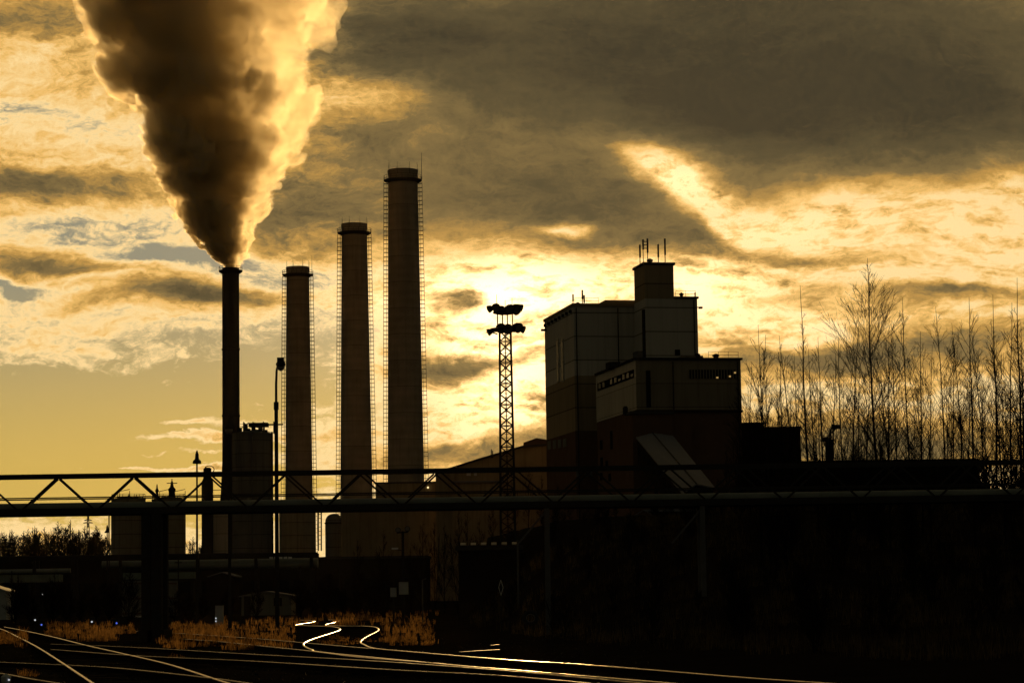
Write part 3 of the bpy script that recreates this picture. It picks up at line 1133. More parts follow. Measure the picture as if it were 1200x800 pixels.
for s, d, z, r_, h_ in ((2.2, 6, zA, 0.35, 1.0), (4.4, 9, zA, 0.5, 0.8), (sB1 - 2.2, dB + 3, zB, 0.3, 1.0), (sC1 - 3, dC + 5, zC, 0.45, 1.1), (sC1 - 5.5, dC + 8, zC, 0.35, 1.5)):
    MB().lathe([(r_, 0), (r_, h_), (r_ * 1.5, h_ + 0.05), (r_ * 1.3, h_ + 0.3), (r_ * 0.3, h_ + 0.5)], fr(s, d, z + 0.01), 12).build('roof_vent', steel, bh)
# inclined gallery
A_l, A_r, A_p = P(745, 512, 408), P(788, 509.5, 412), P(764.5, 507, 410)
B_l, B_r, B_p = P(800, 578, 345), P(838, 571, 349), P(816, 566.5, 347)
ig = thing('conveyor_gallery', (B_p.x, B_p.y, 0), 'sloping enclosed gallery with grey sheet roof coming down from the building front', 'conveyor')
def roof_strip(b, a0, a1, b0, b1, th):
    dn = Vector((0, 0, -th))
    b.hexa([a0 + dn, a1 + dn, b1 + dn, b0 + dn, a0, a1, b1, b0])
b = MB(); roof_strip(b, A_l, A_p, B_l, B_p, 0.2); roof_strip(b, A_p, A_r, B_p, B_r, 0.2)
rf = b.build('roof', roof_sheet, ig)
b = MB(); b.tube([A_p + Vector((0, 0, 0.05)), B_p + Vector((0, 0, 0.05))], 0.12, 6); b.build('ridge_cap', roof_felt, rf)
wl = []
b = MB()
dn0, dn1 = Vector((0.25, 0, -0.21)), Vector((0.25, 0, -4.6))
b.hexa([A_l + dn1, A_r + Vector((-0.25, 0, -4.6)), B_r + Vector((-0.25, 0, -4.6)), B_l + dn1, A_l + dn0, A_r + Vector((-0.25, 0, -0.21)), B_r + Vector((-0.25, 0, -0.21)), B_l + dn0])
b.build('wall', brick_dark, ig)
for k in range(9):
    f0, f1 = (k + 0.25) / 9, (k + 0.75) / 9
    a, c_ = A_l.lerp(B_l, f0), A_l.lerp(B_l, f1)
    n_ = Vector((-0.08, 0, 0))
    b = MB()
    z0_, z1_ = Vector((0.25, 0, -1.3)), Vector((0.25, 0, -2.6))
    b.hexa([a + z1_ + n_, c_ + z1_ + n_, c_ + z1_ * 1.0 + Vector((-0.01, 0, 0)), a + z1_ + Vector((-0.01, 0, 0)), a + z0_ + n_, c_ + z0_ + n_, c_ + z0_ + Vector((-0.01, 0, 0)), a + z0_ + Vector((-0.01, 0, 0))])
    b.build('window', glass, ig)
for f in (0.35, 0.7, 0.97):
    a = A_l.lerp(B_l, f); c_ = A_r.lerp(B_r, f)
    for q in (a + Vector((0.8, 0, 0)), c_ - Vector((0.8, 0, 0))):
        MB().bar((q.x, q.y, 0), (q.x, q.y, q.z - 4.6), 0.5).build('trestle', steel, ig)


# right-hand annexes and long low building
def wbox(name, label, cat, x0, x1, y, D, depth, mt, roof=None, extra=None):
    a, c_ = P(x0, y, D), P(x1, y, D)
    root = thing(name, ((a.x + c_.x) / 2, D, 0), label, cat)
    h = (a.z + c_.z) / 2
    MB().box(a.x, c_.x, D, D + depth, -0.5, h).build('wall', mt, root)
    MB().box(a.x - 0.2, c_.x + 0.2, D - 0.2, D + depth + 0.2, h + 0.003, h + 0.35).build('roof', roof or roof_felt, root)
    return root, a.x, c_.x, h


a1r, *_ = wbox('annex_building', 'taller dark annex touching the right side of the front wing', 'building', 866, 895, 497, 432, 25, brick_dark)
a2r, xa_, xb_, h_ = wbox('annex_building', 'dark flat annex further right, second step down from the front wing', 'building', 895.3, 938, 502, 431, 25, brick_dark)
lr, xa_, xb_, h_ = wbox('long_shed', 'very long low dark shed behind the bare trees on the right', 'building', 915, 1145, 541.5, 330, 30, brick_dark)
for k in range(14):
    x = xa_ + (xb_ - xa_) * (k + 0.5) / 14
    MB().box(x - 0.5, x + 0.5, 329.9, 329.99, h_ - 3.5, h_ - 2).build('window', glass, lr)

# stained rendered hall left of the boiler house
DH = 500
kh = DH / F
hh = thing('turbine_hall', P(570, 660, DH) * 1.0, 'rendered hall with slanting roof rising to the right behind the lamp mast', 'building')
hh.location.z = 0; ORIG[hh].z = 0
def fh(s, d, z):
    return Vector((s, DH + d, z))
def pz(px, py):
    q = P(px, py, DH)
    return (q.x, q.z)
poly = [pz(510.5, 553.5), pz(529, 549.5), pz(560, 539.5), pz(612, 524.3), pz(642, 521.8)]
x1h, z1h = pz(690, 523)
poly = [(poly[0][0], 0)] + poly + [(x1h, z1h), (x1h, 0)]
MB().prism(poly, fh, 0, 25).build('wall', render_wall, hh)
b = MB()
for i in range(1, 5):
    (xa_, za_), (xb_, zb_) = poly[i], poly[i + 1]
    b.hexa([Vector((xa_, DH - 0.4, za_ + 0.003)), Vector((xb_, DH - 0.4, zb_ + 0.003)), Vector((xb_, DH + 25.4, zb_ + 0.003)), Vector((xa_, DH + 25.4, za_ + 0.003)),
            Vector((xa_, DH - 0.4, za_ + 0.4)), Vector((xb_, DH - 0.4, zb_ + 0.4)), Vector((xb_, DH + 25.4, zb_ + 0.4)), Vector((xa_, DH + 25.4, za_ + 0.4))])
b.build('roof', roof_felt, hh)
(xa_, za_), (xb_, zb_) = pz(613.5, 517), pz(645, 513)
xm_ = pz(629, 513)[0]
zq = pz(613, 527)[1]
MB().prism([(xa_, zq), (xa_, za_), (xm_, zb_ + 0.3), (xb_, zb_ - 0.2), (xb_, zq)], fh, 4, 16).build('roof_house', brick, hh)
for px0, px1 in ((546, 552.5), (554.5, 559.5)):
    (xa_, za_), (xb_, zb_) = pz(px0, 547), pz(px1, 558)
    w = MB().box(xa_, xb_, DH - 0.15, DH - 0.004, zb_, za_).build('window', render_wall, hh)
    MB().box(xa_ + 0.12, xb_ - 0.12, DH - 0.2, DH - 0.153, zb_ + 0.15, za_ - 0.15).build('pane', cladding_pale, w)
(xa_, za_), (xb_, _) = pz(530, 566), pz(590, 566)
MB().box(xa_, xb_, DH - 2.5, DH - 0.003, 0, za_).build('lean_to', render_wall, hh)
MB().box(xa_ - 0.2, xb_ + 0.2, DH - 2.9, DH - 0.003, za_ + 0.003, za_ + 0.3).build('lean_to_roof', roof_sheet, hh)
for px, y0, y1 in ((575.8, 536, 526), (577.3, 536, 528)):
    MB().tube([P(px, y0, DH), P(px, y1, DH)], 0.1, 6).build('antenna', steel, hh)
# wall below the hall, between it and the tallest chimney
wl_, *_ = wbox('yard_wall_building', 'low rendered block between the tallest chimney and the slanting-roofed hall', 'building', 440, 530, 566, 530, 14, render_wall)
a_ = P(501.5, 570.8, 529.6)
MB().box(a_.x - 0.16, a_.x + 0.16, 529.5, 529.9, a_.z - 0.16, a_.z + 0.16).build('wall_lamp', emis('yard_lamp', lin(255, 230, 170), 1.5), wl_)
wbox('yard_wall_building', 'dim rendered store house at the foot of the second tallest chimney', 'building', 400, 441, 590, 545, 10, render_wall)

# ------------------------------------------------------------------ pipe bridge
DBR = 117.0
def br(px, py, dy=0.0):
    q = P(px, py, DBR)
    q.y += dy
    return q
zt_ = br(480, 550.2).z; zb_ = br(480, 594.5).z; zr_ = br(480, 577).z
bx0, bx1 = -31.0, 31.0
pb = thing('pipe_bridge', (0, DBR, 0), 'long steel truss pipe bridge crossing the whole view on columns', 'bridge')
apex = br(68, 555).x
pan = (br(426, 551).x - apex) / 4
SKEW = -0.32      # the rear truss is set a little to the left
for dy in (0.0, 1.9):
    MB().box(bx0, bx1, DBR + dy - 0.07, DBR + dy + 0.07, zt_ - 0.11, zt_ + 0.05).build('top_chord', steel, pb)
    MB().box(bx0, bx1, DBR + dy - 0.09, DBR + dy + 0.09, zb_ - 0.12, zb_ + 0.18).build('bottom_chord', steel, pb)
    MB().box(bx0, bx1, DBR + dy - 0.13, DBR + dy - 0.08, zr_ - 0.03, zr_ + 0.03).build('guard_rail', steel, pb)
    k0 = int((bx0 - apex) / pan)
    for k in range(k0, int((bx1 - apex) / pan) + 1):
        xk = apex + k * pan + (SKEW if dy else 0)
        for sg in (-1, 1):
            if bx0 < xk + sg * pan / 2 < bx1:
                MB().bar((xk + sg * 0.03, DBR + dy, zt_ - 0.12), (xk + sg * pan * 0.46, DBR + dy, zb_ + 0.19), 0.085).build('diagonal', steel, pb)
MB().box(bx0, bx1, DBR + 0.12, DBR + 1.78, zb_ - 0.05, zb_ + 0.04).build('deck', steel, pb)
MB().box(bx0, bx1, DBR - 0.16, DBR - 0.1, zb_ - 0.1, zb_ + 0.2).build('side_plate', steel, pb)
for dy, zz, rr_ in ((0.42, 0.28, 0.22), (1.0, 0.26, 0.2), (1.5, 0.24, 0.18)):
    MB().tube([(bx0, DBR + dy, zb_ + zz), (bx1, DBR + dy, zb_ + zz)], rr_, 14).build('pipe', pipe_m, pb, True)
for px, w in ((171.5, 0.42), (184, 0.5), (641, 0.24), (823, 0.24)):
    q = br(px, 600)
    b = MB()
    g = terrain(q.x, DBR)
    for dy in (0.0, 1.9):
        b.box(q.x - w / 2, q.x + w / 2, DBR + dy - w / 2, DBR + dy + w / 2, g - 0.4, zb_ - 0.125)
    if w > 0.3:
        b.box(q.x - w * 0.8, q.x + w * 0.8, DBR - 0.4, DBR + 2.3, g - 0.3, g + 0.55)
    b.build('column', steel if w > 0.3 else galv, pb)
for px in (641, 823):
    q = br(px, 600)
    b = MB()
    b.bar((q.x, DBR, zb_ - 0.2), (q.x - 1.5, DBR, zb_ - 1.9), 0.09)
    b.build('brace', galv, pb)


# ------------------------------------------------------------------ lattice lamp mast
DM = 200.0
km = DM / F
ma, mb_ = P(593, 385, DM), P(594.5, 640, DM)
mx = (ma.x + mb_.x) / 2
gz = terrain(mx, DM)
lm = thing('floodlight_mast', (mx, DM, gz), 'tall lattice floodlight mast with two tiers of lamps between the chimneys and the boiler house', 'light mast')
wt, wb_ = 13.0 * km / 2, 17.5 * km / 2
ztop = P(593, 388, DM).z
def hw(z):
    return wb_ + (wt - wb_) * (z - gz) / (ztop - gz)
for sx in (-1, 1):
    for sy in (-1, 1):
        MB().bar((mx + sx * hw(gz), DM + sy * hw(gz), gz - 0.3), (mx + sx * hw(ztop), DM + sy * hw(ztop), ztop), 0.13).build('leg', steel, lm)
npan = 21
b = MB()
for k in range(npan):
    za_, zb2 = gz + (ztop - gz) * k / npan, gz + (ztop - gz) * (k + 1) / npan
    ha, hb = hw(za_), hw(zb2)
    for s in (-1, 1):
        b.bar((mx - ha, DM + s * ha, za_), (mx + hb, DM + s * hb, zb2), 0.06)
        b.bar((mx + ha, DM + s * ha, za_), (mx - hb, DM + s * hb, zb2), 0.06)
        b.bar((mx + s * ha, DM - ha, za_), (mx + s * hb, DM + hb, zb2), 0.06)
        if k % 2 == 0:
            b.bar((mx - ha, DM + s * ha, za_), (mx + ha, DM + s * ha, za_), 0.06)
b.build('lattice', steel, lm)
b = MB()
b.bar((mx, DM - 0.1, gz), (mx, DM - 0.1, ztop), 0.09)
for k in range(60):
    z = gz + (ztop - gz) * k / 60
    b.bar((mx - 0.18, DM - 0.1, z), (mx + 0.18, DM - 0.1, z), 0.04)
b.build('ladder', steel, lm)
zp1, zp2 = P(592, 388, DM).z, P(592, 368, DM).z
b = MB(); b.lathe([(1.0, zp1), (1.25, zp1 + 0.1), (1.25, zp1 + 0.22), (0.3, zp1 + 0.23)], (mx, DM, 0), 20); b.build('platform', steel, lm)
b = MB(); b.lathe([(0.75, zp2), (1.0, zp2 + 0.08), (1.0, zp2 + 0.2), (0.3, zp2 + 0.21)], (mx, DM, 0), 20); b.build('platform', steel, lm)
b = MB()
for sx in (-0.62, -0.2, 0.2, 0.62):
    for sy in (-0.6, 0.6):
        b.bar((mx + sx, DM + sy, zp1), (mx + sx, DM + sy, zp2 + 0.1), 0.1)
b.build('cage', steel, lm)
def flood(px, py, r_, dirx, diry=-0.6, tilt=-0.45):
    q = P(px, py, DM); q.y = DM + diry
    r_ *= 0.88
    ax = Vector((dirx, diry * 1.2, tilt)).normalized()
    b = MB()
    b.tube([q - ax * r_ * 0.9, q - ax * r_ * 0.4, q + ax * r_ * 0.3, q + ax * r_ * 0.55], [r_ * 0.35, r_ * 0.75, r_ * 1.0, r_ * 1.04], 14)
    b.bar(q, (mx + (q.x - mx) * 0.5, DM, q.z - r_ * 0.6), 0.1)
    o = b.build('floodlight', steel, lm, True)
    MB().tube([q + ax * r_ * 0.56, q + ax * r_ * 0.6], r_ * 0.92, 14).build('lens', glass_pale, o)
for a in ((574.5, 362, 0.36, -0.9, -0.3), (582, 361, 0.42, -0.3, -0.8), (588, 364, 0.46, -0.2, -0.7), (597, 363, 0.5, 0.3, -0.8), (604, 362.5, 0.55, 0.7, -0.5), (609, 361, 0.38, 1.0, -0.3),
          (574, 389, 0.34, -1.0, -0.2), (588, 385, 0.5, -0.3, -0.8), (595, 386, 0.5, 0.1, -0.9), (606, 384, 0.5, 0.7, -0.5), (612, 386, 0.36, 1.0, -0.3)):
    flood(*a)
b = MB()
for px, y1 in ((582, 345), (600, 349), (592, 352)):
    q = P(px, 362, DM); e = P(px, y1, DM)
    b.tube([q, e], [0.035, 0.02], 5)
q, e = P(569, 389.5, DM), P(588, 388, DM)
b.bar(q, e, 0.07); b.bar(P(575, 388, DM), P(612, 387, DM), 0.08); b.bar(P(573, 362, DM), P(610, 362, DM), 0.07)
b.build('cross_arm', steel, lm)


# ------------------------------------------------------------------ lamp poles
def pole_base(px, py):
    q = G(px, py)
    return q


q = pole_base(325, 735)
D = q.y
lp = thing('lamp_pole', q, 'tall curved lamp pole with hooded box lamp in front of the chimneys', 'street lamp')
zt1 = P(323, 432, D).z; zc1 = P(323, 480, D).z
tx = P(323.5, 440, D).x
b = MB(); b.tube([q, Vector((tx, D, zc1))], [0.14, 0.12], 10); b.tube([Vector((tx, D, zc1)), Vector((tx, D, zc1 + 0.5))], 0.16, 10); b.build('post', steel, lp)
pts = [Vector((tx, D, zc1 + 0.4)), Vector((tx, D, zt1 - 1.0)), P(324.2, 434, D), P(325.5, 428, D), P(328, 426.5, D)]
MB().tube(pts, [0.085, 0.08, 0.07, 0.07, 0.07], 8).build('arm', steel, lp)
h0 = P(329, 427, D)
k = D / F
b = MB(); b.box(h0.x - 4.0 * k, h0.x + 3.6 * k, D - 0.22, D + 0.22, P(329, 425, D).z, P(329, 419, D).z)
b.lathe([(3.8 * k, -0.15), (5.6 * k, -0.05), (5.8 * k, 0.06), (4.0 * k, 0.22)], h0, 18)
hd = b.build('lamp_head', steel, lp)
MB().lathe([(0.5 * k, -0.42), (3.2 * k, -0.34), (4.6 * k, -0.22), (4.8 * k, -0.155)], h0, 18).build('lens', glass_pale, hd, True)

q = pole_base(269.5, 736); D = q.y; k = D / F
lp = thing('lamp_pole', q, 'lamp pole with a bowl-shaped lamp standing in front of the smoking stack', 'street lamp')
tx = P(268.3, 505, D)
MB().tube([q, tx], [0.11, 0.07], 8).build('post', steel, lp)
b = MB(); b.lathe([(4.8 * k, 0.12), (4.9 * k, 0.25), (3.6 * k, 0.5), (1.2 * k, 0.75), (0.7 * k, 1.0)], tx, 18); hd = b.build('lamp_head', steel, lp, True)
MB().lathe([(0.6 * k, -0.2), (3.0 * k, -0.14), (4.4 * k, 0.0), (4.7 * k, 0.117)], tx, 18).build('lens', glass_pale, hd, True)

q = pole_base(231, 734); D = q.y; k = D / F
lp = thing('lamp_pole', q, 'lamp pole with bell-shaped lamp and finial at the left of the tanks', 'street lamp')
tx = P(230.8, 543, D)
MB().tube([q, tx], [0.1, 0.055], 8).build('post', steel, lp)
MB().lathe([(5.0 * k, 0.0), (5.2 * k, 0.07), (4.6 * k, 0.2), (2.6 * k, 0.3), (2.2 * k, 0.48), (2.0 * k, 0.66), (1.4 * k, 0.72), (1.0 * k, 0.85), (0.4 * k, 0.9)], tx, 18).build('lamp_head', steel, lp, True)

q = P(126, 697, 260); q.z = 0; D = 260; k = D / F
lp = thing('lamp_pole', q, 'small distant lamp pole beside the left twin tank', 'street lamp')
tx = P(125.6, 624, D)
MB().tube([q, tx], [0.1, 0.06], 8).build('post', steel, lp)
MB().lathe([(3.0 * k, 0.0), (3.1 * k, 0.1), (1.4 * k, 0.3), (1.2 * k, 0.62), (0.4 * k, 0.85)], tx, 14).build('lamp_head', steel, lp, True)
MB().tube([P(128, 697, D), P(128, 600, D)], 0.05, 6).build('conductor', steel, lp)

# lamp mast with twin heads right of the track, and its cabinets
q = P(472.5, 712, 170); q.z = terrain(q.x, 170); D = 170; k = D / F
lp = thing('lamp_pole', q, 'short post with two floodlight heads above the grey cabinets', 'street lamp')
MB().tube([q, P(472, 622, D)], [0.11, 0.09], 8).build('post', steel, lp)
b = MB(); b.bar(P(465, 624, D), P(478, 623, D), 0.1); b.build('cross_arm', steel, lp)
for px, py in ((466.5, 621.5), (477.5, 620)):
    c_ = P(px, py, D)
    o = MB().tube([c_ + Vector((0, 0.2, -0.05)), c_ + Vector((0, -0.1, 0.05))], [0.12, 0.2], 12).build('floodlight', steel, lp)
    MB().tube([c_ + Vector((0, -0.105, 0.05)), c_ + Vector((0, -0.13, 0.055))], 0.15, 12).build('lens', glass_pale, o)
c_ = P(462.5, 642.5, D)
MB().box(c_.x - 0.2, c_.x + 0.25, D - 0.2, D + 0.1, c_.z - 0.05, c_.z + 0.07).build('small_lamp', white, lp)
b = MB(); b.bar(P(462.5, 643, D), P(472, 645, D), 0.06); b.build('bracket', steel, lp)
for lab, x0, x1, y0, y1 in (('larger grey control cabinet on the post with two floodlights', 467.5, 478.5, 681.5, 696), ('smaller grey cabinet left of the larger control cabinet', 457.5, 464.5, 688, 699)):
    a, c_ = P(x0, y0, 169.5), P(x1, y1, 169.5)
    cb_ = thing('control_cabinet', ((a.x + c_.x) / 2, 169.5, c_.z), lab, 'cabinet')
    MB().box(a.x, c_.x, 169.3, 169.8, c_.z, a.z).build('housing', plastic_grey, cb_)
    MB().box(a.x - 0.04, c_.x + 0.04, 169.24, 169.86, a.z + 0.002, a.z + 0.05).build('lid', steel, cb_)
    MB().box(a.x + 0.06, c_.x - 0.06, 169.27, 169.297, c_.z + 0.06, a.z - 0.06).build('door', plastic_grey, cb_)
    g = terrain(a.x, 169.5)
    MB().box((a.x + c_.x) / 2 - 0.06, (a.x + c_.x) / 2 + 0.06, 169.45, 169.6, g - 0.3, c_.z - 0.002).build('stand', steel, cb_)
# thin cable post
a = P(495, 679, 165)
cp = MB(); g = terrain(a.x, 165); cp.tube([(a.x, 165, g - 0.2), a, a + Vector((0.25, 0, 0.08))], 0.05, 6)
tag(cp.build('cable_post', galv), 'thin bent post right of the grey cabinets', 'post')

# ------------------------------------------------------------------ yard: pipe rack, sheds, signals
DR = 265.0
pr = thing('pipe_rack', (P(180, 697, DR).x, DR, 0), 'long dark pipe rack on posts across the yard below the bridge', 'pipe rack')
xa_, xb_ = P(-40, 650, DR).x, P(372, 650, DR).x
za_ = P(180, 649.5, DR).z; zb2 = P(180, 655, DR).z
MB().box(xa_, xb_, DR - 0.2, DR + 0.2, zb2, za_).build('beam', steel, pr)
MB().box(xa_, xb_, DR + 1.8, DR + 2.2, zb2, za_ - 0.1).build('beam', steel, pr)
zc_ = P(180, 643, DR).z
for i, px in enumerate((-20, 40, 85, 141, 232, 300, 365)):
    q = P(px, 690, DR)
    b = MB()
    for dy in (0, 2):
        b.box(q.x - 0.16, q.x + 0.16, DR + dy - 0.16, DR + dy + 0.16, -0.3, zb2 - 0.004)
    b.build('post', steel, pr)
for y0, y1, x0, x1, dy, mt in ((656, 667.5, 188, 372, 0.9, pipe_m), (664, 669.5, -40, 82, 0.4, pipe_m), (656, 664, 118, 166, 0.9, pipe_m)):
    a, c_ = P(x0, (y0 + y1) / 2, DR), P(x1, (y0 + y1) / 2, DR)
    zz = P(180, (y0 + y1) / 2, DR).z
    r_ = (y1 - y0) / 2 * DR / F
    MB().tube([(a.x, DR + dy, zz), (c_.x, DR + dy, zz)], r_, 18).build('pipe', mt, pr, True)
b = MB()
for k in range(5):
    q = P(318 + k * 5.5, 653.3, DR - 0.3)
    b.box(q.x - 0.18, q.x + 0.18, DR - 0.5, DR - 0.203, q.z - 0.1, q.z + 0.12)
b.build('pipe_clamp', white, pr)


def house(label, x0, x1, yb, ye, yr, D, depth, wall_m, roof_m, door=None):
    """gabled hut, gable towards the camera"""
    a, c_, rdg = P(x0, ye, D), P(x1, ye, D), P((x0 + x1) / 2, yr, D)
    root = thing('hut', ((a.x + c_.x) / 2, D, 0), label, 'hut')
    def f2(s, d, z): return Vector((s, D + d, z))
    MB().prism([(a.x, 0), (a.x, a.z), (rdg.x, rdg.z), (c_.x, a.z), (c_.x, 0)], f2, 0, depth).build('wall', wall_m, root)
    b = MB()
    for p0, p1 in (((a.x - 0.25, a.z - 0.1), (rdg.x, rdg.z)), ((rdg.x, rdg.z), (c_.x + 0.25, a.z - 0.1))):
        b.prism([(p0[0], p0[1] + 0.003), (p1[0], p1[1] + 0.003), (p1[0], p1[1] + 0.12), (p0[0], p0[1] + 0.12)], f2, -0.2, depth + 0.2)
    b.build('roof', roof_m, root)
    return root, a, c_


hk, a, c_ = house('small pale gabled hut by the tracks behind the curved lamp pole', 283, 341, 720, 698, 693.5, 240, 5, hut_wall, roof_sheet)
MB().box(a.x + 0.25, a.x + 0.9, 239.93, 239.995, 0, 1.9).build('door', steel, hk)
MB().box(c_.x - 1.7, c_.x - 0.9, 239.93, 239.995, 0.9, 1.7).build('window', glass, hk)
house('brick hut partly hidden behind the lamp pole with bowl-shaped lamp', 246, 274, 712, 675, 671, 250, 5, brick_dark, roof_sheet)
hk, a, c_ = house('shed with bright shiny roof at the left edge of the yard', -40, 7.5, 730, 693, 685.5, 235, 4, plastic_grey, roof_zinc)
hk, a, c_ = house('brown gabled shed behind the bridge below the sloping gallery', 741, 768, 620, 606, 598, 300, 6, brick, roof_sheet)
sd, xa2, xb2, h2 = wbox('low_shed', 'flat shed with pale roof edge beside the brown gabled shed under the gallery', 'building', 757, 822, 599, 310, 8, brick_dark)
MB().box(xa2 - 0.3, xb2 + 0.3, 309.5, 309.79, h2, h2 + 0.3).build('fascia', roof_sheet, sd)
# dark depots closing the yard
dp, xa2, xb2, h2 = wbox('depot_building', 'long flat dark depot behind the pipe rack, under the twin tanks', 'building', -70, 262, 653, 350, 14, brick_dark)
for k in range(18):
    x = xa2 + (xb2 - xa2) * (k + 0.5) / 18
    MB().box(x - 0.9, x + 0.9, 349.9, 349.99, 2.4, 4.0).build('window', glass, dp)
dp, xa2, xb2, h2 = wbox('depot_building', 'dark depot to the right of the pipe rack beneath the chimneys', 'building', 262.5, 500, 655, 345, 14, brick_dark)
for k in range(12):
    x = xa2 + (xb2 - xa2) * (k + 0.5) / 12
    MB().box(x - 0.9, x + 0.9, 344.9, 344.99, 2.4, 4.0).build('window', glass, dp)
for lab, x0, x1, y0, y1, D, mt in (('long pale green container on the yard behind the bridge columns', 144, 228, 671, 677.5, 258, green_paint),
                               ('long green container under the left pipe of the yard', -30, 69, 674, 681.5, 258, green_paint)):
    a, c_ = P(x0, y0, D), P(x1, y1, D)
    ct = thing('container', ((a.x + c_.x) / 2, D, c_.z), lab, 'container')
    MB().box(a.x, c_.x, D, D + 2.4, c_.z, a.z).build('body', mt, ct)
    b = MB()
    n = int((c_.x - a.x) / 0.4)
    for k in range(n):
        x = a.x + (k + 0.5) * 0.4
        b.box(x - 0.07, x + 0.07, D - 0.05, D - 0.003, c_.z + 0.05, a.z - 0.05)
    b.build('corrugation', mt, ct)
    for f in (0.04, 0.35, 0.65, 0.96):
        x = a.x + (c_.x - a.x) * f
        MB().box(x - 0.12, x + 0.12, D + 0.1, D + 2.3, -0.2, c_.z - 0.003).build('trestle', steel, ct)
for lab, x0, x1, y0, y1, D in (('left pale plywood crate stack seen between the bridge columns', 143, 166, 680, 690, 252), ('right pale crate beside the bridge columns', 190, 207, 680, 688, 252)):
    a, c_ = P(x0, y0, D), P(x1, y1, D)
    ct = thing('crate', ((a.x + c_.x) / 2, D, 0), lab, 'crate')
    MB().box(a.x, c_.x, D, D + 1.2, 0, a.z).build('box', hut_wall, ct)
    b = MB()
    for z in (0.3, a.z * 0.5, a.z - 0.3):
        b.box(a.x - 0.03, c_.x + 0.03, D - 0.05, D - 0.004, z - 0.06, z + 0.06)
    b.build('batten', rust, ct)

# relay box, signals, signs
a, c_ = P(252.5, 709, 165), P(261.5, 727, 165)
rb = thing('relay_box', ((a.x + c_.x) / 2, 165, 0), 'grey relay box with two tiny lamps beside the bowl-lamp pole', 'cabinet')
MB().box(a.x, c_.x, 164.8, 165.3, 0.02, a.z).build('housing', plastic_grey, rb)
MB().box(a.x - 0.04, c_.x + 0.04, 164.75, 165.35, a.z + 0.002, a.z + 0.06).build('lid', steel, rb)
wl = emis('signal_white', (0.9, 0.92, 1.0, 1), 0.5)
bl = emis('signal_blue', (0.12, 0.2, 1.0, 1), 0.7)
for z in (0.35, 0.55):
    MB().tube([(a.x + 0.05, 164.79, z), (a.x + 0.05, 164.76, z)], 0.05, 10).build('lamp', wl, rb)


def dwarf(label, px, py, D, mt, h=0.28, posts=True):
    q = P(px, py, D)
    root = thing('shunting_signal', (q.x, D, 0), label, 'signal')
    MB().box(q.x - 0.05, q.x + 0.05, D + 0.02, D + 0.12, -0.15, q.z - 0.16).build('post', steel, root)
    MB().box(q.x - 0.16, q.x + 0.16, D - 0.1, D + 0.14, q.z - 0.16, q.z + h).build('housing', steel, root)
    MB().tube([(q.x, D - 0.101, q.z), (q.x, D - 0.13, q.z)], 0.06, 12).build('lamp', mt, root)
    return root


dwarf('low signal with blue lamp in the grass left of the bridge columns', 137, 729.6, 155, bl)
dwarf('low signal with blue lamp near the left edge by the shiny track', 49, 731.5, 160, bl)
dwarf('low signal with white lamp beside the left blue signal', 41.5, 726, 160, wl)
dwarf('low signal with white lamp between the two blue signals', 108, 728, 158, wl)
dwarf('taller signal with white lamp at the foot of the right bridge column', 190, 698, 125, wl)
dwarf('signal with white lamp under the long green container', 50, 696, 250, wl)
# switch lantern in the very corner
q = G(7, 803)
sl = thing('switch_lantern', q, 'grey switch lantern with a white lamp in the bottom left corner', 'lantern')
MB().lathe([(0.1, 0), (0.12, 0.05), (0.13, 0.16), (0.06, 0.22), (0.02, 0.24)], q + Vector((0, 0, 0.06)), 14).build('housing', plastic_grey, sl, True)
MB().box(q.x - 0.02, q.x + 0.02, q.y - 0.02, q.y + 0.02, -0.1, 0.07).build('stem', steel, sl)
MB().tube([(q.x + 0.1, q.y - 0.12, 0.15), (q.x + 0.1, q.y - 0.14, 0.15)], 0.025, 10).build('lamp', wl, sl)
# white line on a board on the ground behind the grass
a = G(157, 723); c_ = G(167, 723)
MB_ = MB(); MB_.box(a.x, c_.x, a.y, a.y + 0.12, 0.02, 0.14)
tag(MB_.build('marker_board', white), 'white painted marker board on the ground left of the bridge columns', 'marker')

# diamond sign
DSN = 125
q = P(587, 688, DSN)
ds = thing('diamond_sign', (q.x, DSN, terrain(q.x, DSN)), 'narrow upright diamond sign with white outline on a thin post', 'sign')
b = MB()
hw_, hh_ = 2.6 * DSN / F, 9 * DSN / F
pts = [Vector((q.x - hw_, DSN, q.z)), Vector((q.x, DSN, q.z + hh_)), Vector((q.x + hw_, DSN, q.z)), Vector((q.x, DSN, q.z - hh_))]
MB().add(pts + [p + Vector((0, 0.03, 0)) for p in pts], [(0, 1, 2, 3), (7, 6, 5, 4), (0, 4, 5, 1), (1, 5, 6, 2), (2, 6, 7, 3), (3, 7, 4, 0)]).build('board', steel, ds)
for i in range(4):
    b.bar(pts[i] + Vector((0, -0.02, 0)), pts[(i + 1) % 4] + Vector((0, -0.02, 0)), 0.028)
b.build('border', white, ds)
MB().box(q.x - 0.03, q.x + 0.03, DSN + 0.035, DSN + 0.09, terrain(q.x, DSN) - 0.3, q.z).build('post', steel, ds)

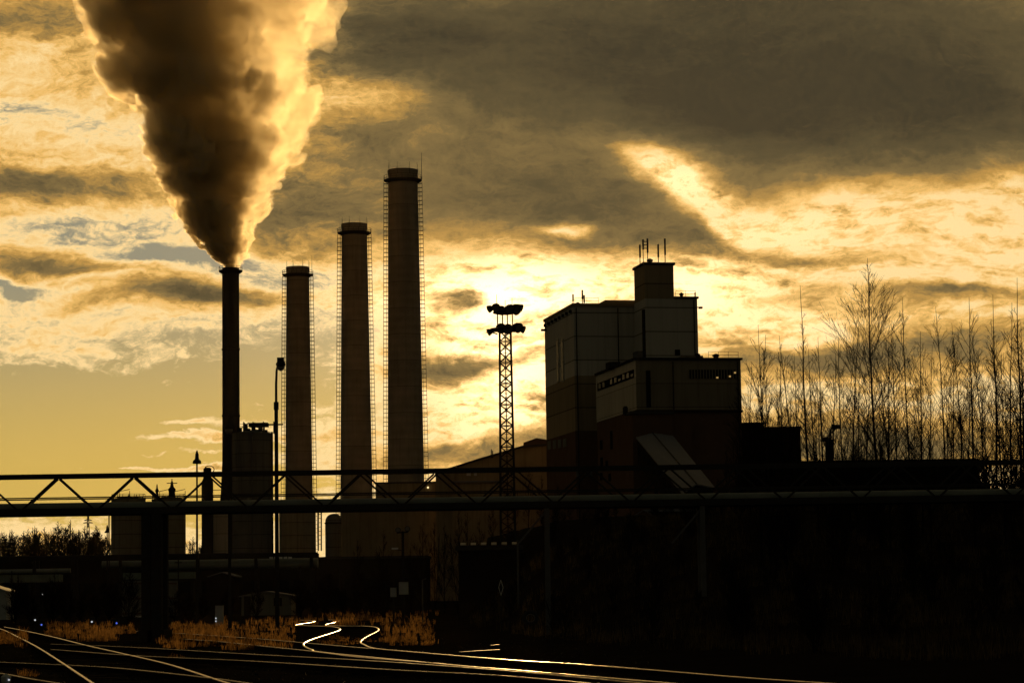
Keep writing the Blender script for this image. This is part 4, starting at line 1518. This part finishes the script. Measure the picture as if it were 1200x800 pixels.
# low dark shed with a row of skylights
wd, xa2, xb2, h2 = wbox('skylight_shed', 'low dark shed with a row of six pale skylights along its eaves', 'building', 537, 610, 644, 185, 6, brick_dark)
for k in range(6):
    q = P(542.5 + k * 12.1, 642.5 - k * 0.72, 184.5)
    MB().hexa([Vector((q.x - 0.2, 184.6, h2 + 0.36)), Vector((q.x + 0.2, 184.6, h2 + 0.36)), Vector((q.x + 0.2, 185.2, h2 + 0.36)), Vector((q.x - 0.2, 185.2, h2 + 0.36)),
               Vector((q.x - 0.2, 184.6, h2 + 0.42)), Vector((q.x + 0.2, 184.6, h2 + 0.42)), Vector((q.x + 0.2, 185.2, h2 + 0.58)), Vector((q.x - 0.2, 185.2, h2 + 0.58))]).build('skylight', tank_pale, wd)
# fence post by that shed
q = P(606.5, 632, 150)
b = MB(); b.tube([(q.x, 150, terrain(q.x, 150) - 0.3), q], 0.06, 8)
tag(b.build('steel_post', galv), 'plain grey steel post right of the skylight shed', 'post')

# old tyre on the bank
q = G(622, 738); q.z = terrain(q.x, q.y)
ty = thing('old_tyre', q, 'discarded tyre leaning at the foot of the dark bank', 'tyre')
rb_ = MB(); rm = MB()
ns, nt = 26, 10
Rm, rt_ = 0.34, 0.11
for i in range(ns):
    a = 2 * math.pi * i / ns
    for j in range(nt):
        c2_ = 2 * math.pi * j / nt
        rr_ = Rm + rt_ * math.cos(c2_)
        rb_.v.append(q + Vector((rr_ * math.cos(a), rt_ * 0.9 * math.sin(c2_) + 0.25 * math.sin(a), Rm + rt_ + rr_ * math.sin(a) * 0.94)))
for i in range(ns):
    for j in range(nt):
        rb_.f.append((i * nt + j, ((i + 1) % ns) * nt + j, ((i + 1) % ns) * nt + (j + 1) % nt, i * nt + (j + 1) % nt))
rb_.build('tread', rubber, ty, True)
for i in range(ns):
    a = 2 * math.pi * i / ns
    for rr_ in (0.2, 0.245):
        rm.v.append(q + Vector((rr_ * math.cos(a), 0.25 * math.sin(a) * rr_ / Rm - 0.03, Rm + rt_ + rr_ * math.sin(a) * 0.94)))
for i in range(ns):
    rm.f.append((i * 2, i * 2 + 1, ((i + 1) % ns) * 2 + 1, ((i + 1) % ns) * 2))
rm.build('rim', galv, ty)

# camera/lamp post among the trees, right
q0, q1 = P(973, 560, 190), P(973, 503, 190)
sp_ = thing('camera_post', (q0.x, 190, terrain(q0.x, 190)), 'stubby post with box heads among the bare trees right of the annex', 'post')
b = MB(); b.box(q0.x - 0.3, q0.x + 0.3, 189.8, 190.2, terrain(q0.x, 190) - 0.2, P(973, 515, 190).z); b.bar(P(973, 520, 190), q1, 0.16); b.build('post', steel, sp_)
for px, py in ((968, 515), (979.5, 500)):
    c_ = P(px, py, 190)
    MB().box(c_.x - 0.35, c_.x + 0.35, 189.7, 190.1, c_.z - 0.16, c_.z + 0.16).build('lamp_head', steel, sp_)
b = MB(); b.bar(P(966, 515, 190), P(980, 501.5, 190), 0.1); b.build('cross_arm', steel, sp_)

# transmission pylon far off
DP = 1500
q = P(103, 697, DP)
py_ = thing('pylon', (q.x, DP, 0), 'distant transmission pylon above the far trees', 'pylon')
zt_p = P(103, 603.5, DP).z
b = MB()
def ph(z): return 4.2 * (1 - z / zt_p) ** 1.4 + 0.35
for k in range(12):
    za_, zb2 = zt_p * k / 12, zt_p * (k + 1) / 12
    for sx in (-1, 1):
        b.bar((q.x + sx * ph(za_), DP, za_), (q.x + sx * ph(zb2), DP, zb2), 0.45)
        b.bar((q.x - sx * ph(za_), DP, za_), (q.x + sx * ph(zb2), DP, zb2), 0.3)
b.build('tower', steel, py_)
b = MB()
for py, hwid in ((609.5, 4.5), (612.5, 5.6)):
    z = P(103, py, DP).z
    for sx in (-1, 1):
        b.bar((q.x, DP, z + 0.9), (q.x + sx * hwid * DP / F, DP, z), 0.35)
    b.bar((q.x - hwid * DP / F, DP, z), (q.x + hwid * DP / F, DP, z), 0.35)
b.build('cross_arm', steel, py_)

# ------------------------------------------------------------------ bare trees
def limb(b, p, d, length, r0, r1, n, seg, bend, rnd, up=0.0):
    bend *= 0.95
    """grow one crooked limb, return the points along it"""
    pts, rad = [Vector(p)], [r0]
    d = Vector(d).normalized()
    for k in range(seg):
        d = (d + Vector((rnd.gauss(0, bend), rnd.gauss(0, bend), rnd.gauss(0, bend * 0.6) + up))).normalized()
        pts.append(pts[-1] + d * (length / seg))
        rad.append(r0 + (r1 - r0) * (k + 1) / seg)
    b.tube(pts, rad, n, cap=False)
    return pts, d


def bare_tree(seed, h, n1, spread, n2=8, n3=3, low=0.12, lean=0.0, stems=1, twig=0.011, r_base=None, whip=0.12, fan=0.0):
    """crooked trunk, ascending limbs that shorten upwards, two orders of twigs; the leader ends in a bare whip"""
    rnd = random.Random(seed)
    tr, cr = MB(), MB()
    for s in range(stems):
        hh_ = h * (1.0 if s == 0 else rnd.uniform(0.62, 0.9))
        d0 = Vector((rnd.gauss(0, 0.03) + lean + (0 if s == 0 else rnd.uniform(-0.26, 0.26)), rnd.gauss(0, 0.03) + (0 if s == 0 else rnd.uniform(-0.2, 0.2)), 1))
        rb = (r_base or h * 0.0062) * (1 if s == 0 else 0.75)
        pts, _ = limb(tr, (0, 0, -0.3), d0, hh_ + 0.3, rb, twig * 0.9, 6, 14, 0.018, rnd, 0.05)
        cnt = n1 if s == 0 else n1 // 2
        for i in range(cnt):
            f = low + (1 - whip * 0.3 - low) * ((i + rnd.random()) / cnt)
            q = f * 14
            j = min(int(q), 13)
            p = pts[j].lerp(pts[j + 1], q - j)
            az = rnd.uniform(0, 2 * math.pi)
            el = rnd.uniform(0.62, 1.0) + 0.2 * f
            # limbs are longest at mid height and short near the tip
            prof = max(0.05, min(1.0, (1 - f) / 0.55)) * (0.55 + 0.45 * min(1.0, f / 0.3)) + fan * math.exp(-((f - 0.55) / 0.2) ** 2)
            ln = spread * h * prof * rnd.uniform(0.55, 1.2)
            d = Vector((math.cos(az) * math.cos(el), math.sin(az) * math.cos(el), math.sin(el)))
            r1 = max(twig * 1.05, rb * 0.40 * (1 - f))
            bp, bd = limb(cr, p, d, ln, r1, twig * 0.7, 4, 6, 0.05, rnd, 0.045)
            m2 = max(1, int(n2 * min(1.0, ln / (spread * h * 0.7)) + rnd.random()))
            for m in range(m2):
                g = 0.2 + 0.72 * (m + rnd.random()) / m2
                q2 = g * 6
                j2 = min(int(q2), 5)
                p2 = bp[j2].lerp(bp[j2 + 1], q2 - j2)
                dd = (bp[j2 + 1] - bp[j2]).normalized()
                sd = Vector((rnd.gauss(0, 1), rnd.gauss(0, 1), rnd.gauss(0.2, 0.6))).normalized()
                d2 = (dd * 1.0 + sd * 0.6).normalized()
                l2 = ln * (1.1 - g) * rnd.uniform(0.35, 0.7) + 0.15
                tp, _ = limb(cr, p2, d2, l2, twig * 0.8, twig * 0.55, 3, 3, 0.06, rnd, 0.04)
                for w in range(n3):
                    p3 = tp[1 + w % 2].lerp(tp[2 + w % 2], rnd.random())
                    sd = Vector((rnd.gauss(0, 1), rnd.gauss(0, 1), rnd.gauss(0.3, 0.7))).normalized()
                    limb(cr, p3, (d2 + sd * 0.55), l2 * rnd.uniform(0.3, 0.6) + 0.08, twig * 0.6, twig * 0.45, 3, 2, 0.08, rnd, 0.02)
    return tr, cr


def tree_proto(name, label, cat, group, **kw):
    tr, cr = bare_tree(**kw)
    root = thing(name, (0, 0, 0), label, cat, group)
    tr.build('trunk', bark, root, True)
    cr.build('crown', bark, root, True)
    return root


used = set()


def plant(proto, loc, rz, sc, label=None, group=None):
    o = proto if proto not in used else copy_tree(proto)
    used.add(proto)
    if group is None and 'group' in o.keys() and label and o is not proto:
        pass
    return put(o, loc, rz, sc, label, group)


rt = random.Random(21)
TG = 'bare saplings on the embankment'
TL = 'slender leafless sapling in the thicket of bare trees at the right'
big = tree_proto('birch_tree', 'largest bare birch with fan-shaped crown, tallest of the wide-crowned trees', 'tree', None, seed=8, h=20.0, n1=64, spread=0.28, n2=8, n3=3, low=0.14, twig=0.0160, fan=0.2)
protos = [tree_proto('bare_tree', TL, 'tree', TG, seed=11 + k, h=14.0, n1=27 + 2 * k, spread=(0.26, 0.30, 0.22, 0.27, 0.32)[k], n2=5, n3=3, low=0.05, lean=(0.0, 0.07, -0.05, 0.03, -0.08)[k], stems=(1, 2, 1, 3, 2)[k], twig=0.0142, whip=0.25) for k in range(5)]
spire = tree_proto('bare_tree', 'very thin upright bare tree nearest the annex, rising like a whip', 'tree', None, seed=40, h=18.0, n1=36, spread=0.13, n2=4, n3=1, low=0.05, twig=0.015, whip=0.5)


def stand(px, ytop, D):
    """ground point and height of a tree whose tip shows at px,ytop"""
    tip = P(px, ytop, D)
    g = terrain(tip.x, D)
    return Vector((tip.x, D, g)), tip.z - g


loc, hgt = stand(1023, 297, 150)
plant(big, loc, 0.7, hgt / 20.0)
for px, yt, D, lab in ((943, 334, 160, None), (1186, 325, 140, 'thin whip-like bare tree close to the right edge of the view'), (1158, 345, 148, 'thin whip-like bare tree second from the right edge')):
    loc, hgt = stand(px, yt, D)
    plant(spire, loc, rt.uniform(0, 6), hgt / 18.0, lab)
for px, yt in ((876, 420), (884, 392), (894, 378), (903, 402), (912, 405), (921, 396), (932, 412), (952, 402), (961, 398), (972, 412), (985, 395), (997, 380), (1008, 405),
               (1036, 380), (1047, 372), (1061, 352), (1073, 392), (1085, 400), (1099, 360), (1112, 400), (1122, 378), (1133, 352), (1146, 385), (1168, 372), (1177, 360), (1194, 380), (1205, 350), (1222, 380),
               (1000, 430), (1040, 430), (1130, 420), (1172, 420), (960, 440), (915, 440), (1080, 440), (1150, 430), (1030, 455), (1110, 450), (1200, 440)):
    D = rt.uniform(128, 195)
    loc, hgt = stand(px + rt.uniform(-2, 2), yt + rt.uniform(-6, 6), D)
    plant(rt.choice(protos), loc, rt.uniform(0, 6.28), (hgt / 14.0 * rt.uniform(0.8, 1.0), hgt / 14.0 * rt.uniform(0.8, 1.0), hgt / 14.0))

# shrubs on the dark bank and along the bridge
SG, SL = 'bare shrubs on the dark bank', 'low leafless shrub in the shade of the dark bank'
shr = [tree_proto('bare_shrub', SL, 'shrub', SG, seed=60 + k, h=3.2, n1=16, spread=0.36, n2=7, n3=2, low=0.06, stems=4, twig=0.010, r_base=0.028) for k in range(4)]
n_s = 0
while n_s < 150:
    px, D = rt.uniform(480, 1215), rt.uniform(80, 215)
    q = P(px, 600, D)
    if D < bank_foot(q.x) + 4:
        continue
    s = (rt.uniform(0.7, 1.6) if px > 860 else rt.uniform(0.35, 0.7)) if D > 125 else rt.uniform(0.35, 0.8)
    plant(rt.choice(shr), (q.x, D, terrain(q.x, D)), rt.uniform(0, 6.28), s)
    n_s += 1
# taller shrubs in front of the hall, left of and around the lamp mast
MG, ML = 'bare trees in front of the rendered hall', 'scrubby bare tree standing before the rendered hall'
mids = [tree_proto('bare_tree', ML, 'tree', MG, seed=80 + k, h=8.0, n1=24, spread=0.26, n2=8, n3=2, low=0.08, stems=2, twig=0.016) for k in range(2)]
for px, yt, D in ((420, 628, 230), (447, 618, 240), (492, 610, 235), (508, 606, 225), (520, 612, 240), (536, 596, 220), (550, 600, 215), (563, 606, 228), (577, 585, 230), (602, 560, 232), (618, 545, 228), (633, 556, 225), (652, 566, 235), (668, 575, 225), (690, 588, 230), (850, 525, 215), (866, 500, 212), (842, 560, 214), (882, 520, 214), (480, 640, 238)):
    loc, hgt = stand(px, yt, D)
    plant(rt.choice(mids), loc, rt.uniform(0, 6.28), (hgt / 8.0 * 0.8, hgt / 8.0 * 0.8, hgt / 8.0))

# bushes between the sheds of the yard
YG, YL = 'bare bushes between the yard sheds', 'dark bare bush between the yard sheds under the bridge'
yb = [tree_proto('bare_shrub', YL, 'shrub', YG, seed=120 + k, h=3.2, n1=18, spread=0.40, n2=8, n3=3, low=0.05, stems=5, twig=0.014, r_base=0.03, whip=0.03) for k in range(3)]
for px in (18, 35, 62, 78, 95, 112, 128, 150, 205, 222, 238, 265, 352, 368, 384, 402, 418, 436, 450, 300):
    D = rt.uniform(195, 236)
    q = P(px, 690, D)
    plant(rt.choice(yb), (q.x, D, terrain(q.x, D)), rt.uniform(0, 6.28), rt.uniform(0.7, 1.35))
for i, (px, yt, D) in enumerate(((14, 668, 230), (92, 660, 245), (209, 655, 225), (352, 664, 240), (398, 668, 235), (434, 672, 228))):
    tip = P(px, yt, D)
    bp_ = MB(); bp_.tube([(tip.x, D, -0.3), tip], [0.07, 0.05], 6); bp_.bar(tip + Vector((-0.35, 0, -0.3)), tip + Vector((0.35, 0, -0.3)), 0.08)
    tag(bp_.build('cable_pole', steel), 'thin dark cable pole with short cross bar standing in the yard', 'pole', 'cable poles in the yard')

# far row of trees at the left
FG, FL = 'row of far bare trees at the left horizon', 'far leafless tree in the row on the left horizon'
fars = [tree_proto('bare_tree', FL, 'tree', FG, seed=90 + k, h=18.0, n1=40, whip=0.03, fan=0.35, spread=0.27, n2=10, n3=3, low=0.05, stems=1, twig=0.055, r_base=0.22) for k in range(3)]
px = -18
while px < 132:
    loc, hgt = stand(px, 620 + rt.uniform(-5, 9) - (7 if 68 < px < 82 else 0), rt.uniform(690, 740))
    plant(rt.choice(fars), loc, rt.uniform(0, 6.28), hgt / 18.0)
    px += rt.uniform(2.6, 5.0)
for px, yt in ((174, 630), (222, 628), (231, 634), (240, 636)):
    loc, hgt = stand(px, yt, 700)
    plant(rt.choice(fars), loc, rt.uniform(0, 6.28), hgt / 18.0)
# understorey in front of that row: an unbroken thicket of twigs
b = MB()
for k in range(5200):
    q = P(rt.uniform(-25, 250), 690, rt.uniform(640, 690))
    h = rt.uniform(9, 15.5) * (0.8 + 0.3 * mnoise.noise(Vector((q.x * 0.15, 0, 2))))
    lx, ly = rt.gauss(0, 1.4), rt.gauss(0, 1.4)
    b.tube([(q.x, q.y, 0), (q.x + lx * 0.4, q.y + ly * 0.4, h * 0.6), (q.x + lx, q.y + ly, h)], [0.16, 0.11, 0.05], 3, cap=False)
tag(b.build('thicket', bark), 'dense dark thicket below the far row of trees', 'undergrowth', kind='stuff')


# ------------------------------------------------------------------ grass and weeds
def tuft_field(name, label, mt, patches, seed, zfun=None):
    rnd = random.Random(seed)
    b = MB()
    for (x0, x1, y0, y1, n, hmin, hmax, wid) in patches:
        for k in range(n):
            # tufts: a handful of blades from one root
            cxp, cyp = rnd.uniform(x0, x1), rnd.uniform(y0, y1)
            edge = min((cxp - x0), (x1 - cxp)) / (x1 - x0)
            if rnd.random() > min(1.0, edge * 6 + 0.15):
                continue
            q = G(cxp, cyp)
            if mnoise.noise(Vector((q.x * 0.45, q.y * 0.25, 1.0))) < 0.10:
                continue
            if q.y > 260:
                continue
            z = terrain(q.x, q.y) - 0.03
            for m in range(7):
                a = rnd.uniform(0, 6.28)
                h = rnd.uniform(hmin, hmax) * (0.6 + 1.1 * max(0.0, mnoise.noise(Vector((q.x * 0.9, q.y * 0.4, 4.0))) + 0.4))
                ln = rnd.uniform(0.1, 0.55) * h
                r0 = Vector((q.x + rnd.gauss(0, 0.06), q.y + rnd.gauss(0, 0.06), z))
                tip = r0 + Vector((math.cos(a) * ln, math.sin(a) * ln, h))
                mid = r0.lerp(tip, 0.55) + Vector((0, 0, h * 0.12))
                s = Vector((math.sin(a + rnd.gauss(0, 0.8)), -math.cos(a), 0)) * wid
                b.add([r0 - s, r0 + s, mid + s * 0.8, mid - s * 0.8, tip], [(0, 1, 2, 3), (3, 2, 4)])
    return tag(b.build(name, mt), label, 'grass', kind='stuff')


tuft_field('dry_grass', 'brown dry grass glowing between the tracks at the left', dry_grass_m,
           [(52, 160, 731, 750, 1300, 0.2, 0.45, 0.014), (186, 345, 731, 760, 2100, 0.2, 0.42, 0.014), (-10, 32, 742, 760, 500, 0.2, 0.5, 0.012),
            (250, 420, 726, 732, 260, 0.2, 0.5, 0.016), (380, 515, 712, 733, 700, 0.2, 0.5, 0.016), (440, 512, 735, 754, 500, 0.15, 0.4, 0.012),
            (370, 445, 744, 757, 300, 0.08, 0.2, 0.01), (20, 45, 782, 792, 60, 0.08, 0.2, 0.006), (200, 215, 770, 780, 20, 0.1, 0.25, 0.006)], 5)
rg = random.Random(77)
b = MB()
for k in range(9000):
    px, D = rg.uniform(440, 1230), rg.uniform(66, 180)
    q = P(px, 650, D)
    if D < bank_foot(q.x) - 2 or mnoise.noise(Vector((q.x * 0.3, D * 0.2, 9))) < -0.05:
        continue
    z = terrain(q.x, D) - 0.03
    for m in range(5):
        a = rg.uniform(0, 6.28); h = rg.uniform(0.25, 0.8); ln = rg.uniform(0.1, 0.5) * h
        r0 = Vector((q.x + rg.gauss(0, 0.1), D + rg.gauss(0, 0.1), z))
        tip = r0 + Vector((math.cos(a) * ln, math.sin(a) * ln, h))
        s = Vector((math.sin(a), -math.cos(a), 0)) * 0.014
        b.add([r0 - s, r0 + s, tip], [(0, 1, 2)])
tag(b.build('weeds', dark_weed_m), 'dark withered weeds covering the shaded bank', 'weeds', kind='stuff')
# ballast stones by the rails
b = MB()
for k in range(2600):
    px, py = rg.uniform(-10, 760), rg.uniform(742, 803)
    q = G(px, py)
    r_ = rg.uniform(0.02, 0.06)
    z = terrain(q.x, q.y)
    vs = [q + Vector((rg.uniform(-1, 1) * r_, rg.uniform(-1, 1) * r_, z + (0.0 if i < 3 else r_ * rg.uniform(0.5, 1.4)))) for i in range(5)]
    b.add(vs, [(0, 1, 3), (1, 2, 4, 3), (2, 0, 3, 4)])
tag(b.build('ballast', mat('ballast_stone', (0.03, 0.027, 0.022), 0.95, 0, 0.4, 5.0, spec=0.1)), 'loose dark ballast stones between the rails', 'gravel', kind='stuff')

# ------------------------------------------------------------------ smoke
OUT = [(318, 263, 278), (311, 259, 283), (303, 250, 289), (290, 233, 294), (270, 216, 300), (245, 203, 312), (220, 193, 326), (190, 180, 344), (160, 166, 362), (130, 148, 376), (100, 130, 382), (60, 108, 388), (20, 92, 393),
       (-20, 78, 398), (-80, 62, 410), (-150, 50, 445), (-190, 60, 440), (-215, 100, 400)]
DPL = D1


def plume_at(t):
    """centre and radius at parameter t along the outline list"""
    i = min(int(t), len(OUT) - 2)
    f = t - i
    y, l, r_ = (a + (c - a) * f for a, c in zip(OUT[i], OUT[i + 1]))
    pl_, pr_ = P(l, y, DPL), P(r_, y, DPL)
    return (pl_ + pr_) / 2, (pr_.x - pl_.x) / 2


def billow(v, oct_=4, lac=2.05, gain=0.52):
    """rounded bulges parted by sharp creases, like cauliflower"""
    s, a, n = 0.0, 1.0, 0.0
    for _ in range(oct_):
        s += a * abs(mnoise.noise(v)) * 2.2
        n += a
        a *= gain
        v = v * lac + Vector((3.1, 1.7, 9.2))
    return s / n


# The plume is grown in "cone space": a column of unit radius whose puffs keep the same
# proportion to the column everywhere, then bent onto the real outline.
LG = [0.0]
NSAMP = 400
Tm = len(OUT) - 1.001
_c = [plume_at(Tm * i / NSAMP) for i in range(NSAMP + 1)]
for i in range(NSAMP):
    LG.append(LG[-1] + (_c[i + 1][0] - _c[i][0]).length / max(_c[i][1], 1.5))
LTOT = LG[-1]


def from_cone(v):
    """cone space point -> world"""
    h = max(0.0, min(LTOT - 1e-4, v.z))
    lo, hi = 0, NSAMP
    while hi - lo > 1:
        md = (lo + hi) // 2
        if LG[md] <= h:
            lo = md
        else:
            hi = md
    f = (h - LG[lo]) / max(1e-9, LG[hi] - LG[lo])
    c = _c[lo][0].lerp(_c[hi][0], f)
    r_ = _c[lo][1] + (_c[hi][1] - _c[lo][1]) * f
    k_ = 0.98 - 0.09 * min(1.0, h / 2.0)          # the puffs stand a little proud of the unit column
    return c + Vector((v.x * r_ * k_, v.y * r_ * k_, (v.z - h) * r_))


rp = random.Random(31)
pb_ = bmesh.new()
def puff(x, y, z, r):
    bmesh.ops.create_icosphere(pb_, subdivisions=2, radius=r, matrix=Matrix.Translation((x, y, z)))
z = 0.05
while z < LTOT - 0.3:
    e = min(1.0, 0.42 + z * 0.45)
    puff(rp.gauss(0, 0.05), rp.gauss(0, 0.05), z, 0.66 * e + 0.1)
    z += 0.22
for k in range(int(LTOT * 34)):
    z = rp.uniform(0.15, LTOT - 0.25)
    a = rp.uniform(0, 2 * math.pi)
    e = min(1.0, 0.3 + z * 0.5)
    r = rp.choice((0.16, 0.2, 0.24, 0.3, 0.36)) * (0.45 + 0.55 * e)
    d = rp.uniform(0.62, 1.04) - r * 0.72
    puff(math.cos(a) * d, math.sin(a) * d, z, r)
for k in range(int(LTOT * 70)):
    z = rp.uniform(0.3, LTOT - 0.25)
    a = rp.uniform(0, 2 * math.pi)
    r = rp.uniform(0.06, 0.13) * min(1.0, 0.45 + z * 0.4)
    d = rp.uniform(0.86, 1.06)
    puff(math.cos(a) * d, math.sin(a) * d, z, r)


def union(bm_, vox):
    """fuse overlapping closed shells into one outer skin (largest connected piece only)"""
    me_ = bpy.data.meshes.new('puffs')
    bm_.to_mesh(me_)
    bm_.free()
    tmp = bpy.data.objects.new('puffs', me_)
    COL.objects.link(tmp)
    md_ = tmp.modifiers.new('union', 'REMESH')
    md_.mode = 'VOXEL'
    md_.voxel_size = vox
    um = bpy.data.meshes.new_from_object(tmp.evaluated_get(bpy.context.evaluated_depsgraph_get()))
    bpy.data.objects.remove(tmp)
    bm2 = bmesh.new()
    bm2.from_mesh(um)
    bm2.verts.ensure_lookup_table()
    seen, best = set(), []
    for v in bm2.verts:
        if v in seen:
            continue
        comp, st_ = [], [v]
        seen.add(v)
        while st_:
            q = st_.pop()
            comp.append(q)
            for e_ in q.link_edges:
                o_ = e_.other_vert(q)
                if o_ not in seen:
                    seen.add(o_)
                    st_.append(o_)
        if len(comp) > len(best):
            best = comp
    keep = set(best)
    bmesh.ops.delete(bm2, geom=[v for v in bm2.verts if v not in keep], context='VERTS')
    bm2.normal_update()
    return bm2


um = union(pb_, 0.024)
for v, (co, n_) in [(v, (v.co.copy(), v.normal.copy())) for v in um.verts]:
    am = min(1.0, 0.3 + co.z * 0.5)
    k_ = (billow(co * 2.6, 2, 2.1, 0.6) - 0.40) * 0.22 + (billow(co * 6.0 + Vector((4, 4, 4)), 5, 2.1, 0.66) - 0.42) * 0.24
    v.co = co + n_ * (k_ * am)
um = union(um, 0.0145)
um.verts.index_update()
b = MB()
b.v = [from_cone(v.co) for v in um.verts]
b.f = [tuple(v.index for v in q.verts) for q in um.faces]
um.free()
sm = bpy.data.materials.new('smoke')
sm.use_nodes = True
t = sm.node_tree
t.nodes.clear()
g = t.nodes.new('ShaderNodeNewGeometry')
sp = t.nodes.new('ShaderNodeSeparateXYZ')
t.links.new(g.outputs['Position'], sp.inputs[0])
X, Y, Z = (E(t, sp.outputs[i]) for i in range(3))
cA, rA = plume_at(1.0)
cB, rB = plume_at(12.0)
f = (Z - cA.z) / (cB.z - cA.z)
rad = (f * (rB - rA) + rA).mx(1.5)
xc = f * (cB.x - cA.x) + cA.x
xr = (X - xc) / rad
yr = (Y - DPL) / rad
lz = rad.op('LOGARITHM', 2.718) * 4.2
n0 = fbm(t, vec(t, xr, yr, lz * 0.7), 0.9, 2, 0.5)
n1 = fbm(t, vec(t, xr * 1.5, yr * 1.5, lz), 1.6, 7, 0.66)
# the lee side of the plume is thick, the other thinner and patchy
core = 1.0 - (xr + yr * 0.35 + (n0 - 0.5) * 2.2 + (n1 - 0.5) * 2.0).smooth(0.0, 0.5)
clump = (n1 - 0.5).smooth(-0.06, 0.08)
dens = (core * 11.0 * (clump * 0.62 + 0.38) + 3.4 * (clump * 0.8 + 0.2)) / rad
vol = t.nodes.new('ShaderNodeVolumePrincipled')
vol.inputs['Color'].default_value = (0.96, 0.90, 0.76, 1)
vol.inputs['Anisotropy'].default_value = 0.62
t.links.new(dens.s, vol.inputs['Density'])
o = t.nodes.new('ShaderNodeOutputMaterial')
t.links.new(vol.outputs[0], o.inputs['Volume'])
sm.cycles.volume_step_rate = 0.07
smoke = b.build('smoke_plume', sm, None, True)
tag(smoke, 'thick billowing smoke plume rising from the slender black stack', 'smoke')

# ------------------------------------------------------------------ air
HAZE = 0.0000038
if HAZE:
    hb = MB().box(-2500, 2500, -300, 2600, -1.5, 260)
    hm = bpy.data.materials.new('haze')
    hm.use_nodes = True
    t = hm.node_tree
    t.nodes.clear()
    vol = t.nodes.new('ShaderNodeVolumePrincipled')
    vol.inputs['Color'].default_value = (1.0, 0.9, 0.75, 1)
    vol.inputs['Density'].default_value = HAZE
    vol.inputs['Anisotropy'].default_value = 0.7
    o = t.nodes.new('ShaderNodeOutputMaterial')
    t.links.new(vol.outputs[0], o.inputs['Volume'])
    tag(hb.build('haze', hm), 'thin warm haze filling the air', 'haze', kind='stuff')
